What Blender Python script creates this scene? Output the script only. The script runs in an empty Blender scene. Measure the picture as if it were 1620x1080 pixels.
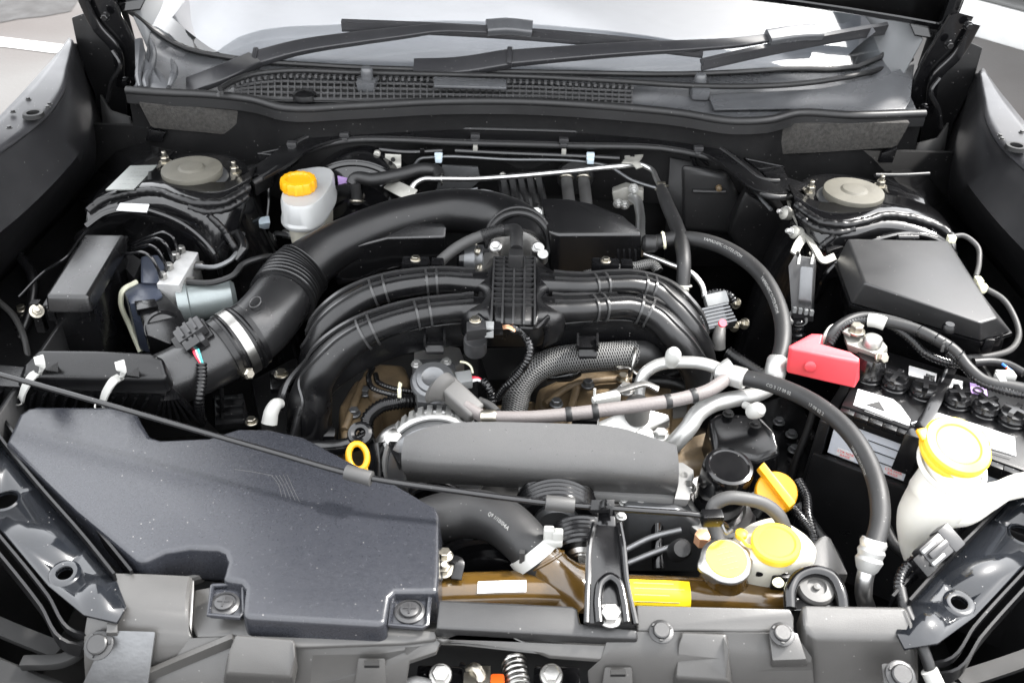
import bpy, bmesh, math, random
from mathutils import Vector, Matrix
random.seed(7)
scene = bpy.context.scene
COL = scene.collection
R = math.radians

# ------------------------------------------------------------------ camera
CAMZ, PITCH, ROLL, FPX = 1.62, 35.0, 1.9, 1575.0
fwd = Vector((0, math.cos(R(PITCH)), -math.sin(R(PITCH))))
up0 = Vector((0, math.sin(R(PITCH)), math.cos(R(PITCH))))
rt0 = Vector((1, 0, 0))
CR = rt0*math.cos(R(ROLL)) + up0*math.sin(R(ROLL))
CU = up0*math.cos(R(ROLL)) - rt0*math.sin(R(ROLL))
CP = Vector((0, 0, CAMZ))
cam = bpy.data.cameras.new('camera')
camo = bpy.data.objects.new('camera', cam); COL.objects.link(camo)
camo.matrix_world = Matrix(((CR.x, CU.x, -fwd.x, CP.x), (CR.y, CU.y, -fwd.y, CP.y), (CR.z, CU.z, -fwd.z, CP.z), (0, 0, 0, 1)))
cam.sensor_width = 36.0; cam.lens = 36.0*FPX/1620.0
cam.clip_start = 0.02; cam.clip_end = 400
cam.dof.use_dof = True; cam.dof.focus_distance = 1.42; cam.dof.aperture_fstop = 10.0
scene.camera = camo

# ------------------------------------------------------------------ sky, sun, exposure
SUN_EL, SUN_AZ = 54.0, 66.0           # azimuth measured from +Y towards +X
w = bpy.data.worlds.new('World'); scene.world = w; w.use_nodes = True
nt = w.node_tree; nt.nodes.clear()
sky = nt.nodes.new('ShaderNodeTexSky'); sky.sky_type = 'NISHITA'; sky.sun_disc = False
sky.sun_elevation = R(SUN_EL); sky.sun_rotation = R(SUN_AZ)
sky.air_density = 1.0; sky.dust_density = 6.0; sky.ozone_density = 1.0
hs = nt.nodes.new('ShaderNodeHueSaturation'); hs.inputs['Saturation'].default_value = 0.22
bg = nt.nodes.new('ShaderNodeBackground'); bg.inputs['Strength'].default_value = 0.15
wo = nt.nodes.new('ShaderNodeOutputWorld')
cl = nt.nodes.new('ShaderNodeMix'); cl.data_type = 'RGBA'; cl.inputs['Factor'].default_value = .72      # an even cloud layer over the sky
cl.inputs['B'].default_value = (5.6, 5.7, 5.85, 1)
nt.links.new(sky.outputs[0], hs.inputs['Color']); nt.links.new(hs.outputs[0], cl.inputs['A']); nt.links.new(cl.outputs['Result'], bg.inputs['Color']); nt.links.new(bg.outputs[0], wo.inputs[0])
sun = bpy.data.lights.new('sun', 'SUN'); sun.energy = 1.8; sun.angle = R(6.0); sun.color = (1.0, 0.97, 0.93)
suno = bpy.data.objects.new('sun', sun); COL.objects.link(suno)
sd = Vector((math.sin(R(SUN_AZ))*math.cos(R(SUN_EL)), math.cos(R(SUN_AZ))*math.cos(R(SUN_EL)), math.sin(R(SUN_EL))))
suno.rotation_euler = sd.to_track_quat('Z', 'Y').to_euler(); suno.location = (3, 3, 6)
vs = scene.view_settings; vs.view_transform = 'Standard'; vs.look = 'None'; vs.gamma = 1.0; vs.use_curve_mapping = False
vs.exposure = 2.65

# ------------------------------------------------------------------ from the photograph's measurements to points
def ray(px, py): return fwd + CR*((px-810.0)/FPX) + CU*((540.0-py)/FPX)
def P(px, py, z):                      # where that sight line meets height z
    d = ray(px, py); return CP + d*((z-CAMZ)/d.z)
def PY(px, py, y):                     # where it meets the upright plane y
    d = ray(px, py); return CP + d*(y/d.y)
def m_px(p): return (p-CP).dot(fwd)/FPX          # metres per picture unit at a point
def PL(lst, z=None): return [P(q[0], q[1], q[2] if len(q) > 2 else z) for q in lst]
XC = 0.5*(P(303, 265, .915).x + P(1348, 294, .915).x)
def mir(p): return Vector((2*XC-p.x, p.y, p.z))
X, Y, Z = Vector((1, 0, 0)), Vector((0, 1, 0)), Vector((0, 0, 1))

# ------------------------------------------------------------------ materials
MATS = {}
def mat(name, col, rough=.5, metal=0., bump=0., bscale=300., var=.15, vscale=25., rvar=.12, coat=0., dust=0., spec=.5, trans=0., sss=0., detail=4.):
    m = bpy.data.materials.new(name); m.use_nodes = True; t = m.node_tree; n = t.nodes; L = t.links
    b = n['Principled BSDF']
    tc = n.new('ShaderNodeTexCoord')
    no = n.new('ShaderNodeTexNoise'); no.inputs['Scale'].default_value = vscale; no.inputs['Detail'].default_value = detail; no.inputs['Roughness'].default_value = .65
    L.new(tc.outputs['Object'], no.inputs['Vector'])
    mp = n.new('ShaderNodeMapRange'); mp.inputs['From Min'].default_value = .25; mp.inputs['From Max'].default_value = .75
    mp.inputs['To Min'].default_value = 1-var; mp.inputs['To Max'].default_value = 1+var
    L.new(no.outputs['Fac'], mp.inputs['Value'])
    mu = n.new('ShaderNodeMix'); mu.data_type = 'RGBA'; mu.blend_type = 'MULTIPLY'; mu.inputs['Factor'].default_value = 1
    mu.inputs['A'].default_value = (*col, 1); L.new(mp.outputs[0], mu.inputs['B'])
    out = mu.outputs['Result']
    r2 = n.new('ShaderNodeMapRange'); r2.inputs['From Min'].default_value = .25; r2.inputs['From Max'].default_value = .75
    r2.inputs['To Min'].default_value = max(.02, rough-rvar*rough*2); r2.inputs['To Max'].default_value = min(1, rough+rvar*rough*2)
    n2 = n.new('ShaderNodeTexNoise'); n2.inputs['Scale'].default_value = vscale*.45; n2.inputs['Detail'].default_value = 6
    L.new(tc.outputs['Object'], n2.inputs['Vector']); L.new(n2.outputs['Fac'], r2.inputs['Value'])
    rout = r2.outputs[0]
    if dust > 0:
        vo = n.new('ShaderNodeTexVoronoi'); vo.inputs['Scale'].default_value = 330; L.new(tc.outputs['Object'], vo.inputs['Vector'])
        lt = n.new('ShaderNodeMapRange'); lt.inputs['From Min'].default_value = .12; lt.inputs['From Max'].default_value = .30
        lt.inputs['To Min'].default_value = 1; lt.inputs['To Max'].default_value = 0; L.new(vo.outputs['Distance'], lt.inputs['Value'])
        sx = n.new('ShaderNodeSeparateXYZ'); L.new(vo.outputs['Color'], sx.inputs[0])
        gt = n.new('ShaderNodeMath'); gt.operation = 'GREATER_THAN'; gt.inputs[1].default_value = 1-.10*dust; L.new(sx.outputs[0], gt.inputs[0])
        ml = n.new('ShaderNodeMath'); ml.operation = 'MULTIPLY'; L.new(lt.outputs[0], ml.inputs[0]); L.new(gt.outputs[0], ml.inputs[1])
        n3 = n.new('ShaderNodeTexNoise'); n3.inputs['Scale'].default_value = 9; n3.inputs['Detail'].default_value = 9; n3.inputs['Roughness'].default_value = .75
        L.new(tc.outputs['Object'], n3.inputs['Vector'])
        m3 = n.new('ShaderNodeMapRange'); m3.inputs['From Min'].default_value = .45; m3.inputs['From Max'].default_value = .8
        m3.inputs['To Min'].default_value = 0; m3.inputs['To Max'].default_value = .16*dust; L.new(n3.outputs['Fac'], m3.inputs['Value'])
        ad = n.new('ShaderNodeMath'); ad.operation = 'MAXIMUM'; L.new(ml.outputs[0], ad.inputs[0]); L.new(m3.outputs[0], ad.inputs[1])
        md = n.new('ShaderNodeMix'); md.data_type = 'RGBA'; md.inputs['B'].default_value = (.16, .155, .15, 1)
        L.new(ad.outputs[0], md.inputs['Factor']); L.new(out, md.inputs['A']); out = md.outputs['Result']
    L.new(out, b.inputs['Base Color']); L.new(rout, b.inputs['Roughness'])
    b.inputs['Metallic'].default_value = metal; b.inputs['Specular IOR Level'].default_value = spec
    if coat: b.inputs['Coat Weight'].default_value = coat; b.inputs['Coat Roughness'].default_value = .04
    if trans: b.inputs['Transmission Weight'].default_value = trans
    if sss: b.inputs['Subsurface Weight'].default_value = sss; b.inputs['Subsurface Radius'].default_value = (.02, .02, .015); b.inputs['Subsurface Scale'].default_value = .5
    if bump:
        nb = n.new('ShaderNodeTexNoise'); nb.inputs['Scale'].default_value = bscale; nb.inputs['Detail'].default_value = 3
        L.new(tc.outputs['Object'], nb.inputs['Vector'])
        bu = n.new('ShaderNodeBump'); bu.inputs['Strength'].default_value = bump; bu.inputs['Distance'].default_value = .001
        L.new(nb.outputs['Fac'], bu.inputs['Height']); L.new(bu.outputs[0], b.inputs['Normal'])
    MATS[name] = m; return m
mat('black', (.0032, .0032, .0036), .28, bump=.08, bscale=900, dust=.12, spec=.34)
mat('black_soft', (.0042, .0042, .0046), .34, bump=.14, bscale=700, dust=.12, spec=.34)
mat('black_gloss', (.0045, .0045, .005), .19, bump=.04, dust=.14, rvar=.25)
mat('paint', (.003, .003, .0034), .15, coat=.25, dust=.2, bump=.06, bscale=60, rvar=.35, spec=.4)
mat('paint_dull', (.0035, .0035, .0038), .38, dust=.2, bump=.2, bscale=80, spec=.28)
mat('deep', (.006, .006, .006), .6, spec=.3)
mat('liner', (.008, .008, .0088), .36, bump=.1, bscale=800, dust=.12, spec=.4)
mat('fender_top', (.018, .018, .020), .36, dust=.3)
mat('trim_grey', (.040, .039, .0375), .36, bump=.16, bscale=900, dust=.14, var=.08)
mat('trim_pad', (.0135, .0135, .0138), .40, bump=.16, bscale=900, dust=.15)
mat('duct', (.0165, .0176, .0215), .23, bump=.12, bscale=1300, dust=.12, rvar=.14, var=.2, vscale=420, detail=2.)
mat('cover', (.041, .0405, .040), .34, bump=.18, bscale=900, var=.10, vscale=380, dust=.12)
mat('rubber', (.0082, .0082, .0086), .5, bump=.12, bscale=500, dust=.14, spec=.42)
mat('rubber_grey', (.034, .0335, .033), .58, bump=.12, bscale=500, var=.1)
mat('foam', (.020, .0185, .0165), .95, bump=.9, bscale=420, var=.7, vscale=200)
mat('alu', (.36, .355, .345), .42, 1., bump=.35, bscale=160, var=.15)
mat('alu_pipe', (.55, .55, .545), .34, 1., bump=.1, bscale=300, var=.06)
mat('alu_white', (.40, .40, .39), .42, .7, bump=.12, var=.08)
mat('steel', (.34, .335, .32), .3, 1., bump=.1, var=.15)
mat('zinc', (.40, .375, .32), .34, 1., bump=.1, var=.2, vscale=60)
mat('bracket', (.30, .295, .27), .5, .5, bump=.2, var=.15, vscale=60)
mat('grey_metal', (.12, .123, .127), .38, .7, bump=.25, bscale=200)
mat('motor', (.20, .225, .225), .38, .5, bump=.15, var=.12)
mat('white_tank', (.40, .385, .33), .40, sss=.25, var=.05, bump=.05)
mat('tank_grey', (.27, .275, .275), .35, sss=.2, var=.06)
mat('white_plastic', (.33, .33, .315), .45, var=.06)
mat('yellow', (.58, .27, .003), .36, var=.04, sss=.05)
mat('yellow_pale', (.66, .43, .03), .48, var=.06, sss=.1, spec=.3)
mat('sticker_yellow', (.72, .52, .010), .5, var=.02, spec=.25)
mat('orange', (.6, .09, .008), .4)
mat('red', (.42, .036, .046), .34, var=.08, bump=.08)
mat('tank_brown', (.055, .030, .006), .2, bump=.1, bscale=60, var=.25, coat=.3)
mat('block_brown', (.092, .064, .034), .55, bump=.9, bscale=90, var=.5, vscale=30)
mat('cap_olive', (.070, .066, .053), .65, bump=.25, bscale=300, var=.22)
mat('sticker', (.5, .5, .5), .5, var=.02, spec=.3)
mat('sticker_silver', (.40, .42, .46), .4, var=.06)
mat('plate', (.25, .26, .25), .35, .6, var=.15)
mat('lilac', (.36, .24, .48), .4, var=.03)
mat('ink', (.012, .012, .012), .5)
mat('ink_red', (.65, .02, .03), .5)
mat('ink_white', (.2, .2, .195), .6)
mat('ink_grey', (.12, .12, .12), .6)
mat('module_blue', (.030, .036, .052), .3, bump=.08)
mat('module_edge', (.42, .42, .33), .5)
mat('grey_plastic', (.12, .12, .118), .5, bump=.08, var=.08)
mat('boot_grey', (.075, .073, .070), .55, bump=.1, var=.12)
mat('cloth_hose', (.115, .103, .10), .6, bump=.4, bscale=400, var=.12)
mat('connector', (.022, .022, .023), .38, bump=.06)
mat('conn_grey', (.2, .205, .205), .45)
mat('bluegrey', (.40, .47, .52), .5)
mat('cream', (.72, .70, .52), .5)
mat('wire_white', (.8, .8, .8), .5); mat('wire_teal', (.10, .45, .45), .5); mat('wire_red', (.7, .05, .08), .5); mat('wire_blue', (.05, .2, .6), .5)
mat('copper', (.75, .42, .25), .4, .7)
mat('chassis', (.007, .008, .010), .13, coat=.2, dust=.25, bump=.05, bscale=80, rvar=.3)
mat('dash', (.085, .087, .093), .6, bump=.2, bscale=300, var=.05)
mat('cabin_pale', (.10, .104, .108), .7, var=.03)
mat('cowl', (.065, .067, .071), .26, bump=.08, bscale=700, dust=.2)
mat('lid_black', (.019, .019, .0195), .40, bump=.14, bscale=900, var=.06, dust=.15)
mat('manifold', (.0036, .0036, .004), .31, bump=.10, bscale=500, dust=.2, rvar=.3, spec=.42)
mat('rib_highlight', (.022, .022, .0225), .3, bump=.05, spec=.55)  # manifold plastic made lighter: sky highlights on ribs and flanges put into the colour
mat('intake', (.010, .010, .0105), .29, bump=.12, bscale=700, dust=.12, spec=.55)
mat('cast_light', (.42, .42, .415), .5, .25, bump=.3, bscale=200, var=.12, vscale=60)
mat('asphalt_shaded', (.016, .015, .0145), .85, bump=.8, bscale=60)  # asphalt with the shade of an unseen parked car put into its colour
mat('washer_white', (.52, .51, .47), .40, sss=.3, var=.04, bump=.05)
mat('panel_black', (.0028, .0028, .003), .6, bump=.2, bscale=120, spec=.14, dust=.2)
mat('black_edge', (.004, .004, .0044), .26, bump=.08, bscale=900, dust=.12, spec=.55)
mat('grille_grey', (.055, .055, .056), .42, bump=.06)
mat('wiper', (.022, .022, .024), .36, bump=.05, dust=.2)

def glass_mat():
    m = bpy.data.materials.new('windshield_glass'); m.use_nodes = True; t = m.node_tree; n = t.nodes; L = t.links
    n.remove(n['Principled BSDF'])
    tr = n.new('ShaderNodeBsdfTransparent'); tr.inputs[0].default_value = (.88, .90, .92, 1)
    gl = n.new('ShaderNodeBsdfGlossy'); gl.inputs['Roughness'].default_value = .015
    mx = n.new('ShaderNodeMixShader')
    mx.inputs[0].default_value = .115; L.new(tr.outputs[0], mx.inputs[1]); L.new(gl.outputs[0], mx.inputs[2])
    L.new(mx.outputs[0], n['Material Output'].inputs[0]); MATS['glass'] = m
glass_mat()
def braid_mat():
    m = mat('braid', (.16, .16, .155), .5, .3); t = m.node_tree; n = t.nodes; L = t.links; b = n['Principled BSDF']
    uv = n.new('ShaderNodeUVMap'); fac = []
    for sx in (1, -1):
        mp = n.new('ShaderNodeMapping'); mp.inputs['Rotation'].default_value = (0, 0, sx*R(70)); L.new(uv.outputs[0], mp.inputs[0])
        wv = n.new('ShaderNodeTexWave'); wv.inputs['Scale'].default_value = 95; wv.inputs['Distortion'].default_value = .6; wv.bands_direction = 'Y'
        L.new(mp.outputs[0], wv.inputs['Vector']); fac.append(wv.outputs['Fac'])
    mx = n.new('ShaderNodeMath'); mx.operation = 'MAXIMUM'; L.new(fac[0], mx.inputs[0]); L.new(fac[1], mx.inputs[1])
    cr = n.new('ShaderNodeValToRGB'); cr.color_ramp.elements[0].position = .62; cr.color_ramp.elements[0].color = (.006, .006, .006, 1)
    cr.color_ramp.elements[1].position = .92; cr.color_ramp.elements[1].color = (.13, .13, .127, 1)
    L.new(mx.outputs[0], cr.inputs[0]); L.new(cr.outputs[0], b.inputs['Base Color'])
    bu = n.new('ShaderNodeBump'); bu.inputs['Strength'].default_value = .8; bu.inputs['Distance'].default_value = .002
    L.new(mx.outputs[0], bu.inputs['Height']); L.new(bu.outputs[0], b.inputs['Normal'])
braid_mat()
def asphalt_mat():
    m = mat('asphalt', (.07, .066, .063), .85, bump=.8, bscale=60, var=.12, vscale=1.2); t = m.node_tree; n = t.nodes; L = t.links; b = n['Principled BSDF']
    tc = n.new('ShaderNodeTexCoord'); no = n.new('ShaderNodeTexNoise'); no.inputs['Scale'].default_value = .55; no.inputs['Detail'].default_value = 7
    L.new(tc.outputs['Object'], no.inputs['Vector'])
    cr = n.new('ShaderNodeValToRGB'); cr.color_ramp.elements[0].position = .3; cr.color_ramp.elements[0].color = (.030, .023, .020, 1)
    cr.color_ramp.elements[1].position = .6; cr.color_ramp.elements[1].color = (.062, .060, .058, 1)
    L.new(no.outputs['Fac'], cr.inputs[0]); L.new(cr.outputs[0], b.inputs['Base Color'])
asphalt_mat()
mat('road_paint', (.5, .5, .49), .7, var=.1, vscale=6, bump=.4, bscale=60)
mat('shutter', (.085, .085, .083), .5, var=.06, vscale=3, bump=.05)

# ------------------------------------------------------------------ geometry
class G:
    def __init__(s): s.v = []; s.f = []; s.uv = {}
    def add(s, vs_, fs_, uvs=None):
        o = len(s.v); s.v += [Vector(q) for q in vs_]
        for i, f in enumerate(fs_):
            if uvs: s.uv[len(s.f)] = uvs[i]
            s.f.append([k+o for k in f])
        return s
    def mirror(s):
        g = G(); g.v = [mir(q) for q in s.v]; g.f = [list(reversed(f)) for f in s.f]; return g

def spline(pts, res=6):
    pts = [Vector(q) for q in pts]
    if len(pts) < 3 or res <= 1: return pts
    out = []
    ex = [pts[0]*2-pts[1]] + pts + [pts[-1]*2-pts[-2]]
    for i in range(1, len(ex)-2):
        p0, p1, p2, p3 = ex[i-1:i+3]
        d1 = max((p2-p1).length, 1e-6); d0 = max((p1-p0).length, 1e-6); d2 = max((p3-p2).length, 1e-6)
        m1 = ((p1-p0)/d0 - (p2-p0)/(d0+d1) + (p2-p1)/d1)*d1
        m2 = ((p2-p1)/d1 - (p3-p1)/(d1+d2) + (p3-p2)/d2)*d1
        for k in range(res):
            t = k/res; t2 = t*t; t3 = t2*t
            out.append(p1*(2*t3-3*t2+1) + m1*(t3-2*t2+t) + p2*(-2*t3+3*t2) + m2*(t3-t2))
    out.append(pts[-1]); return out
def lerp_list(vals, n):
    if not isinstance(vals, (list, tuple)): return [vals]*n
    out = []
    for i in range(n):
        u = i/(n-1)*(len(vals)-1); k = min(int(u), len(vals)-2); out.append(vals[k]+(vals[k+1]-vals[k])*(u-k))
    return out
def frames(pts, up=None):
    T = []
    for i in range(len(pts)):
        a = pts[max(i-1, 0)]; b = pts[min(i+1, len(pts)-1)]; T.append((b-a).normalized())
    if up is None:
        up = Z if abs(T[0].z) < .9 else X
    N = (up-T[0]*up.dot(T[0])).normalized(); out = []
    for i, t in enumerate(T):
        N = (N-t*N.dot(t))
        if N.length < 1e-6: N = t.orthogonal()
        N.normalize(); out.append((t, N, t.cross(N)))
    return out
def tube(pts, r, n=12, res=6, rf=None, cap=True, up=None, flat=1.0):
    c = spline(pts, res); fr = frames(c, up); rr = lerp_list(r, len(c)); g = G(); vs_ = []; L = 0.; Ls = []
    for i, p in enumerate(c):
        if i: L += (p-c[i-1]).length
        Ls.append(L)
        q = rr[i]*(rf(L) if rf else 1.)
        t, N, B = fr[i]
        for k in range(n):
            a = 2*math.pi*k/n; vs_.append(p + N*(math.sin(a)*q*flat) + B*(math.cos(a)*q))
    fs_ = []; uvs = []
    rm = sum(rr)/len(rr)
    for i in range(len(c)-1):
        for k in range(n):
            k2 = (k+1) % n
            fs_.append((i*n+k, i*n+k2, (i+1)*n+k2, (i+1)*n+k))
            v0 = 2*math.pi*rm*k/n; v1 = 2*math.pi*rm*(k+1)/n
            uvs.append(((Ls[i], v0), (Ls[i], v1), (Ls[i+1], v1), (Ls[i+1], v0)))
    if cap:
        fs_.append(tuple(reversed(range(n)))); fs_.append(tuple((len(c)-1)*n+k for k in range(n)))
        uvs += [[(0, 0)]*n, [(0, 0)]*n]
    return g.add(vs_, fs_, uvs)
def corr(pts, r, pitch=.006, amp=.12, n=12):
    """corrugated conduit"""
    c = spline(pts, 12); L = sum((c[i+1]-c[i]).length for i in range(len(c)-1)); m = max(8, int(L/pitch*4)); m = min(m, 700)
    d = [0]
    for i in range(len(c)-1): d.append(d[-1]+(c[i+1]-c[i]).length)
    out = []; j = 0
    for i in range(m+1):
        s = L*i/m
        while j < len(d)-2 and d[j+1] < s: j += 1
        u = (s-d[j])/max(d[j+1]-d[j], 1e-9); out.append(c[j]+(c[j+1]-c[j])*u)
    q = [0., 1., 1., 0.]
    rr = lerp_list(r, m+1)
    return tube(out, [rr[i]*(1-amp+amp*q[i % 4]) for i in range(m+1)], n=n, res=1)
def sweep(pts, sec, up=Z, res=6, scale=None, cap=True):
    c = spline(pts, res); g = G(); n = len(sec); vs_ = []; sc_ = lerp_list(scale if scale else 1., len(c))
    for i, p in enumerate(c):
        a = c[max(i-1, 0)]; b = c[min(i+1, len(c)-1)]; t = (b-a).normalized()
        s = t.cross(up).normalized(); u = s.cross(t)
        for (x, y) in sec: vs_.append(p + s*(x*sc_[i]) + u*(y*sc_[i]))
    fs_ = [(i*n+k, i*n+(k+1) % n, (i+1)*n+(k+1) % n, (i+1)*n+k) for i in range(len(c)-1) for k in range(n)]
    if cap: fs_ += [tuple(reversed(range(n))), tuple((len(c)-1)*n+k for k in range(n))]
    return g.add(vs_, fs_)
def rrect(wd, h, r=.3, k=4, ox=0, oy=0):
    r = min(wd, h)*r; out = []
    for (cx, cy, a0) in ((wd/2-r, h/2-r, 0), (-wd/2+r, h/2-r, 90), (-wd/2+r, -h/2+r, 180), (wd/2-r, -h/2+r, 270)):
        for i in range(k+1):
            a = R(a0+90*i/k); out.append((cx+ox+r*math.cos(a), cy+oy+r*math.sin(a)))
    return out
def loft(rings, cap=True, close=True):
    n = len(rings[0]); vs_ = [q for r_ in rings for q in r_]; fs_ = []
    for i in range(len(rings)-1):
        for k in range(n if close else n-1):
            fs_.append((i*n+k, i*n+(k+1) % n, (i+1)*n+(k+1) % n, (i+1)*n+k))
    if cap and close: fs_ += [tuple(reversed(range(n))), tuple((len(rings)-1)*n+k for k in range(n))]
    return G().add(vs_, fs_)
def sheet(rows): return loft(rows, cap=False, close=False)
def prism(top, bot): return loft([bot, top])
def slab(top, h, flare=0., shift=(0, 0, 0)):
    """a block under the outline `top` (world points), h deep, its foot widened by flare"""
    c = sum(top, Vector())/len(top); b = []
    for q in top:
        d = q-c; d.z = 0; L = d.length or 1
        b.append(q + d*(flare/L) - Z*h + Vector(shift))
    return prism(top, b)
def pblock(px, z, zb, flare=0.):
    """block from a measured top outline at height z (or per point) down to level zb"""
    top = PL(px, z); c = sum(top, Vector())/len(top); b = []
    for q in top:
        d = q-c; d.z = 0; L = d.length or 1
        v = q+d*(flare/L); v.z = zb; b.append(v)
    return prism(top, b)
def box(c, s, ax=None):
    ax = ax or (X, Y, Z); g = G(); vs_ = []
    for k in range(8):
        sx = 1 if k & 1 else -1; sy = 1 if k & 2 else -1; sz = 1 if k & 4 else -1
        vs_.append(Vector(c) + ax[0]*(sx*s[0]/2) + ax[1]*(sy*s[1]/2) + ax[2]*(sz*s[2]/2))
    return g.add(vs_, [(0, 2, 3, 1), (4, 5, 7, 6), (0, 1, 5, 4), (2, 6, 7, 3), (0, 4, 6, 2), (1, 3, 7, 5)])
def axes(z, x=None):
    z = Vector(z).normalized(); x = Vector(x) if x is not None else (X if abs(z.x) < .8 else Y)
    x = (x-z*x.dot(z)).normalized(); return x, z.cross(x), z
def lathe(prof, c, axis=Z, n=28, xdir=None, lobe=None):
    ax = axes(axis, xdir); rings = []
    for (r, h) in prof:
        ring = []
        for k in range(n):
            a = 2*math.pi*k/n; q = r*(lobe(a) if lobe else 1.)
            ring.append(Vector(c)+ax[0]*(q*math.cos(a))+ax[1]*(q*math.sin(a))+ax[2]*h)
        rings.append(ring)
    return loft(rings)
def torus(c, axis, r1, r2, n=28, m=8):
    ax = axes(axis); rings = []
    for k in range(n+1):
        a = 2*math.pi*k/n; d = ax[0]*math.cos(a)+ax[1]*math.sin(a)
        rings.append([Vector(c)+d*(r1+r2*math.cos(2*math.pi*j/m))+ax[2]*(r2*math.sin(2*math.pi*j/m)) for j in range(m)])
    return loft(rings, cap=False)
def cyl(a, b, r, n=16): return tube([a, b], r, n=n, res=1)
def disc_ring(c, axis, r, n=24, xdir=None):
    ax = axes(axis, xdir); return [Vector(c)+ax[0]*(r*math.cos(2*math.pi*k/n))+ax[1]*(r*math.sin(2*math.pi*k/n)) for k in range(n)]
def strip(pts, wd, th, up=Z, res=6): return sweep(pts, [(-wd/2, -th/2), (wd/2, -th/2), (wd/2, th/2), (-wd/2, th/2)], up, res)
def merge(*gs):
    g = G()
    for q in gs:
        o = len(g.f)
        for i, u in q.uv.items(): g.uv[i+o] = u
        k = len(g.v); g.v += q.v; g.f += [[a+k for a in f] for f in q.f]
    return g

# ------------------------------------------------------------------ objects
WLOC = {}; TOPS = []
def to_mesh(name, g, sharp=38, bevel=0., bseg=2, bang=28):
    me = bpy.data.meshes.new(name)
    lo = [min(q[i] for q in g.v) for i in range(3)]; hi = [max(q[i] for q in g.v) for i in range(3)]
    c = Vector([(lo[i]+hi[i])/2 for i in range(3)]); c.z = lo[2]
    bm = bmesh.new(); vv = [bm.verts.new(q-c) for q in g.v]
    ul = bm.loops.layers.uv.new('UVMap') if g.uv else None
    for i, f in enumerate(g.f):
        try: fa = bm.faces.new([vv[k] for k in f])
        except ValueError: continue
        if ul and i in g.uv:
            for lp, u in zip(fa.loops, g.uv[i]): lp[ul].uv = u
    bmesh.ops.recalc_face_normals(bm, faces=bm.faces)
    if bevel:
        es = [e for e in bm.edges if len(e.link_faces) == 2 and e.calc_face_angle(0) > R(bang)]
        if es: bmesh.ops.bevel(bm, geom=es, offset=bevel, segments=bseg, profile=.6, affect='EDGES', clamp_overlap=True)
    bm.to_mesh(me); bm.free()
    me.polygons.foreach_set('use_smooth', [True]*len(me.polygons))
    me.set_sharp_from_angle(angle=R(sharp)); return me, c
def T(name, label, cat, group=None):
    o = bpy.data.objects.new(name, None); COL.objects.link(o); o.empty_display_size = .02
    o['label'] = label; o['category'] = cat
    if group: o['group'] = group
    WLOC[o] = Vector(); TOPS.append(o); return o
def put(name, me, m, parent, loc, rot=None):
    o = bpy.data.objects.new(name, me); COL.objects.link(o)
    if m and not me.materials: me.materials.append(MATS[m])
    if parent is not None: o.parent = parent
    WLOC[o] = Vector(loc); o.location = Vector(loc) - (WLOC[parent] if parent is not None else Vector())
    if rot is not None: o.rotation_euler = rot
    return o
def A(name, g, m, parent=None, label=None, cat=None, group=None, kind=None, bevel=0., bseg=2, sharp=38, solid=0., sub=0, bang=28):
    me, c = to_mesh(name, g, sharp, bevel, bseg, bang)
    o = put(name, me, m, parent, c)
    if label: o['label'] = label
    if cat: o['category'] = cat
    if group: o['group'] = group
    if kind: o['kind'] = kind
    if solid:
        md = o.modifiers.new('solidify', 'SOLIDIFY'); md.thickness = solid; md.offset = 0
    if sub:
        md = o.modifiers.new('subsurf', 'SUBSURF'); md.levels = sub; md.render_levels = sub
    return o
def finish():
    """move every Empty to the foot of its thing"""
    for t in TOPS:
        lo = Vector((1e9,)*3); hi = -lo; st = list(t.children); ch = list(st)
        def mesh_pts(o):
            for q in o.bound_box: yield WLOC[o] + (o.rotation_euler.to_matrix() @ Vector(q))
        while st:
            o = st.pop(); st += list(o.children)
            if o.type == 'MESH':
                for q in mesh_pts(o):
                    for i in range(3): lo[i] = min(lo[i], q[i]); hi[i] = max(hi[i], q[i])
        if not ch: continue
        L = Vector(((lo.x+hi.x)/2, (lo.y+hi.y)/2, lo.z)); t.location = L
        for o in ch: o.location = WLOC[o]-L

# shared fasteners
_c = {}
def bolt_mesh(key, r, h, mname, washer=1.35):
    if key not in _c:
        g = merge(lathe([(r*washer, 0), (r*washer, h*.22), (r*washer*.92, h*.3)], (0, 0, 0), Z, 18),
                  lathe([(r, h*.25), (r, h*.92), (r*.85, h)], (0, 0, 0), Z, 6))
        me, c = to_mesh('bolt', g, 30); me.materials.append(MATS[mname]); _c[key] = me
    return _c[key]
def bolt(parent, p, r=.007, h=.008, axis=Z, m='zinc', name='bolt', washer=1.35):
    me = bolt_mesh((round(r, 4), round(h, 4), m, washer), r, h, m, washer)
    e = Vector(axis).normalized().to_track_quat('Z', 'Y').to_euler()
    return put(name, me, None, parent, Vector(p), e)
def stud(parent, p, r=.007, h=.018, axis=Z, m='zinc', name='nut'):
    key = ('stud', r, h, m)
    if key not in _c:
        g = merge(lathe([(r*1.5, 0), (r*1.45, h*.12)], (0, 0, 0), Z, 18), lathe([(r, h*.1), (r, h*.5), (r*.9, h*.55)], (0, 0, 0), Z, 6), lathe([(r*.55, h*.5), (r*.55, h*.95), (r*.4, h)], (0, 0, 0), Z, 10))
        me, c = to_mesh('nut', g, 30); me.materials.append(MATS[m]); _c[key] = me
    e = Vector(axis).normalized().to_track_quat('Z', 'Y').to_euler()
    return put(name, _c[key], None, parent, Vector(p), e)
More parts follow.
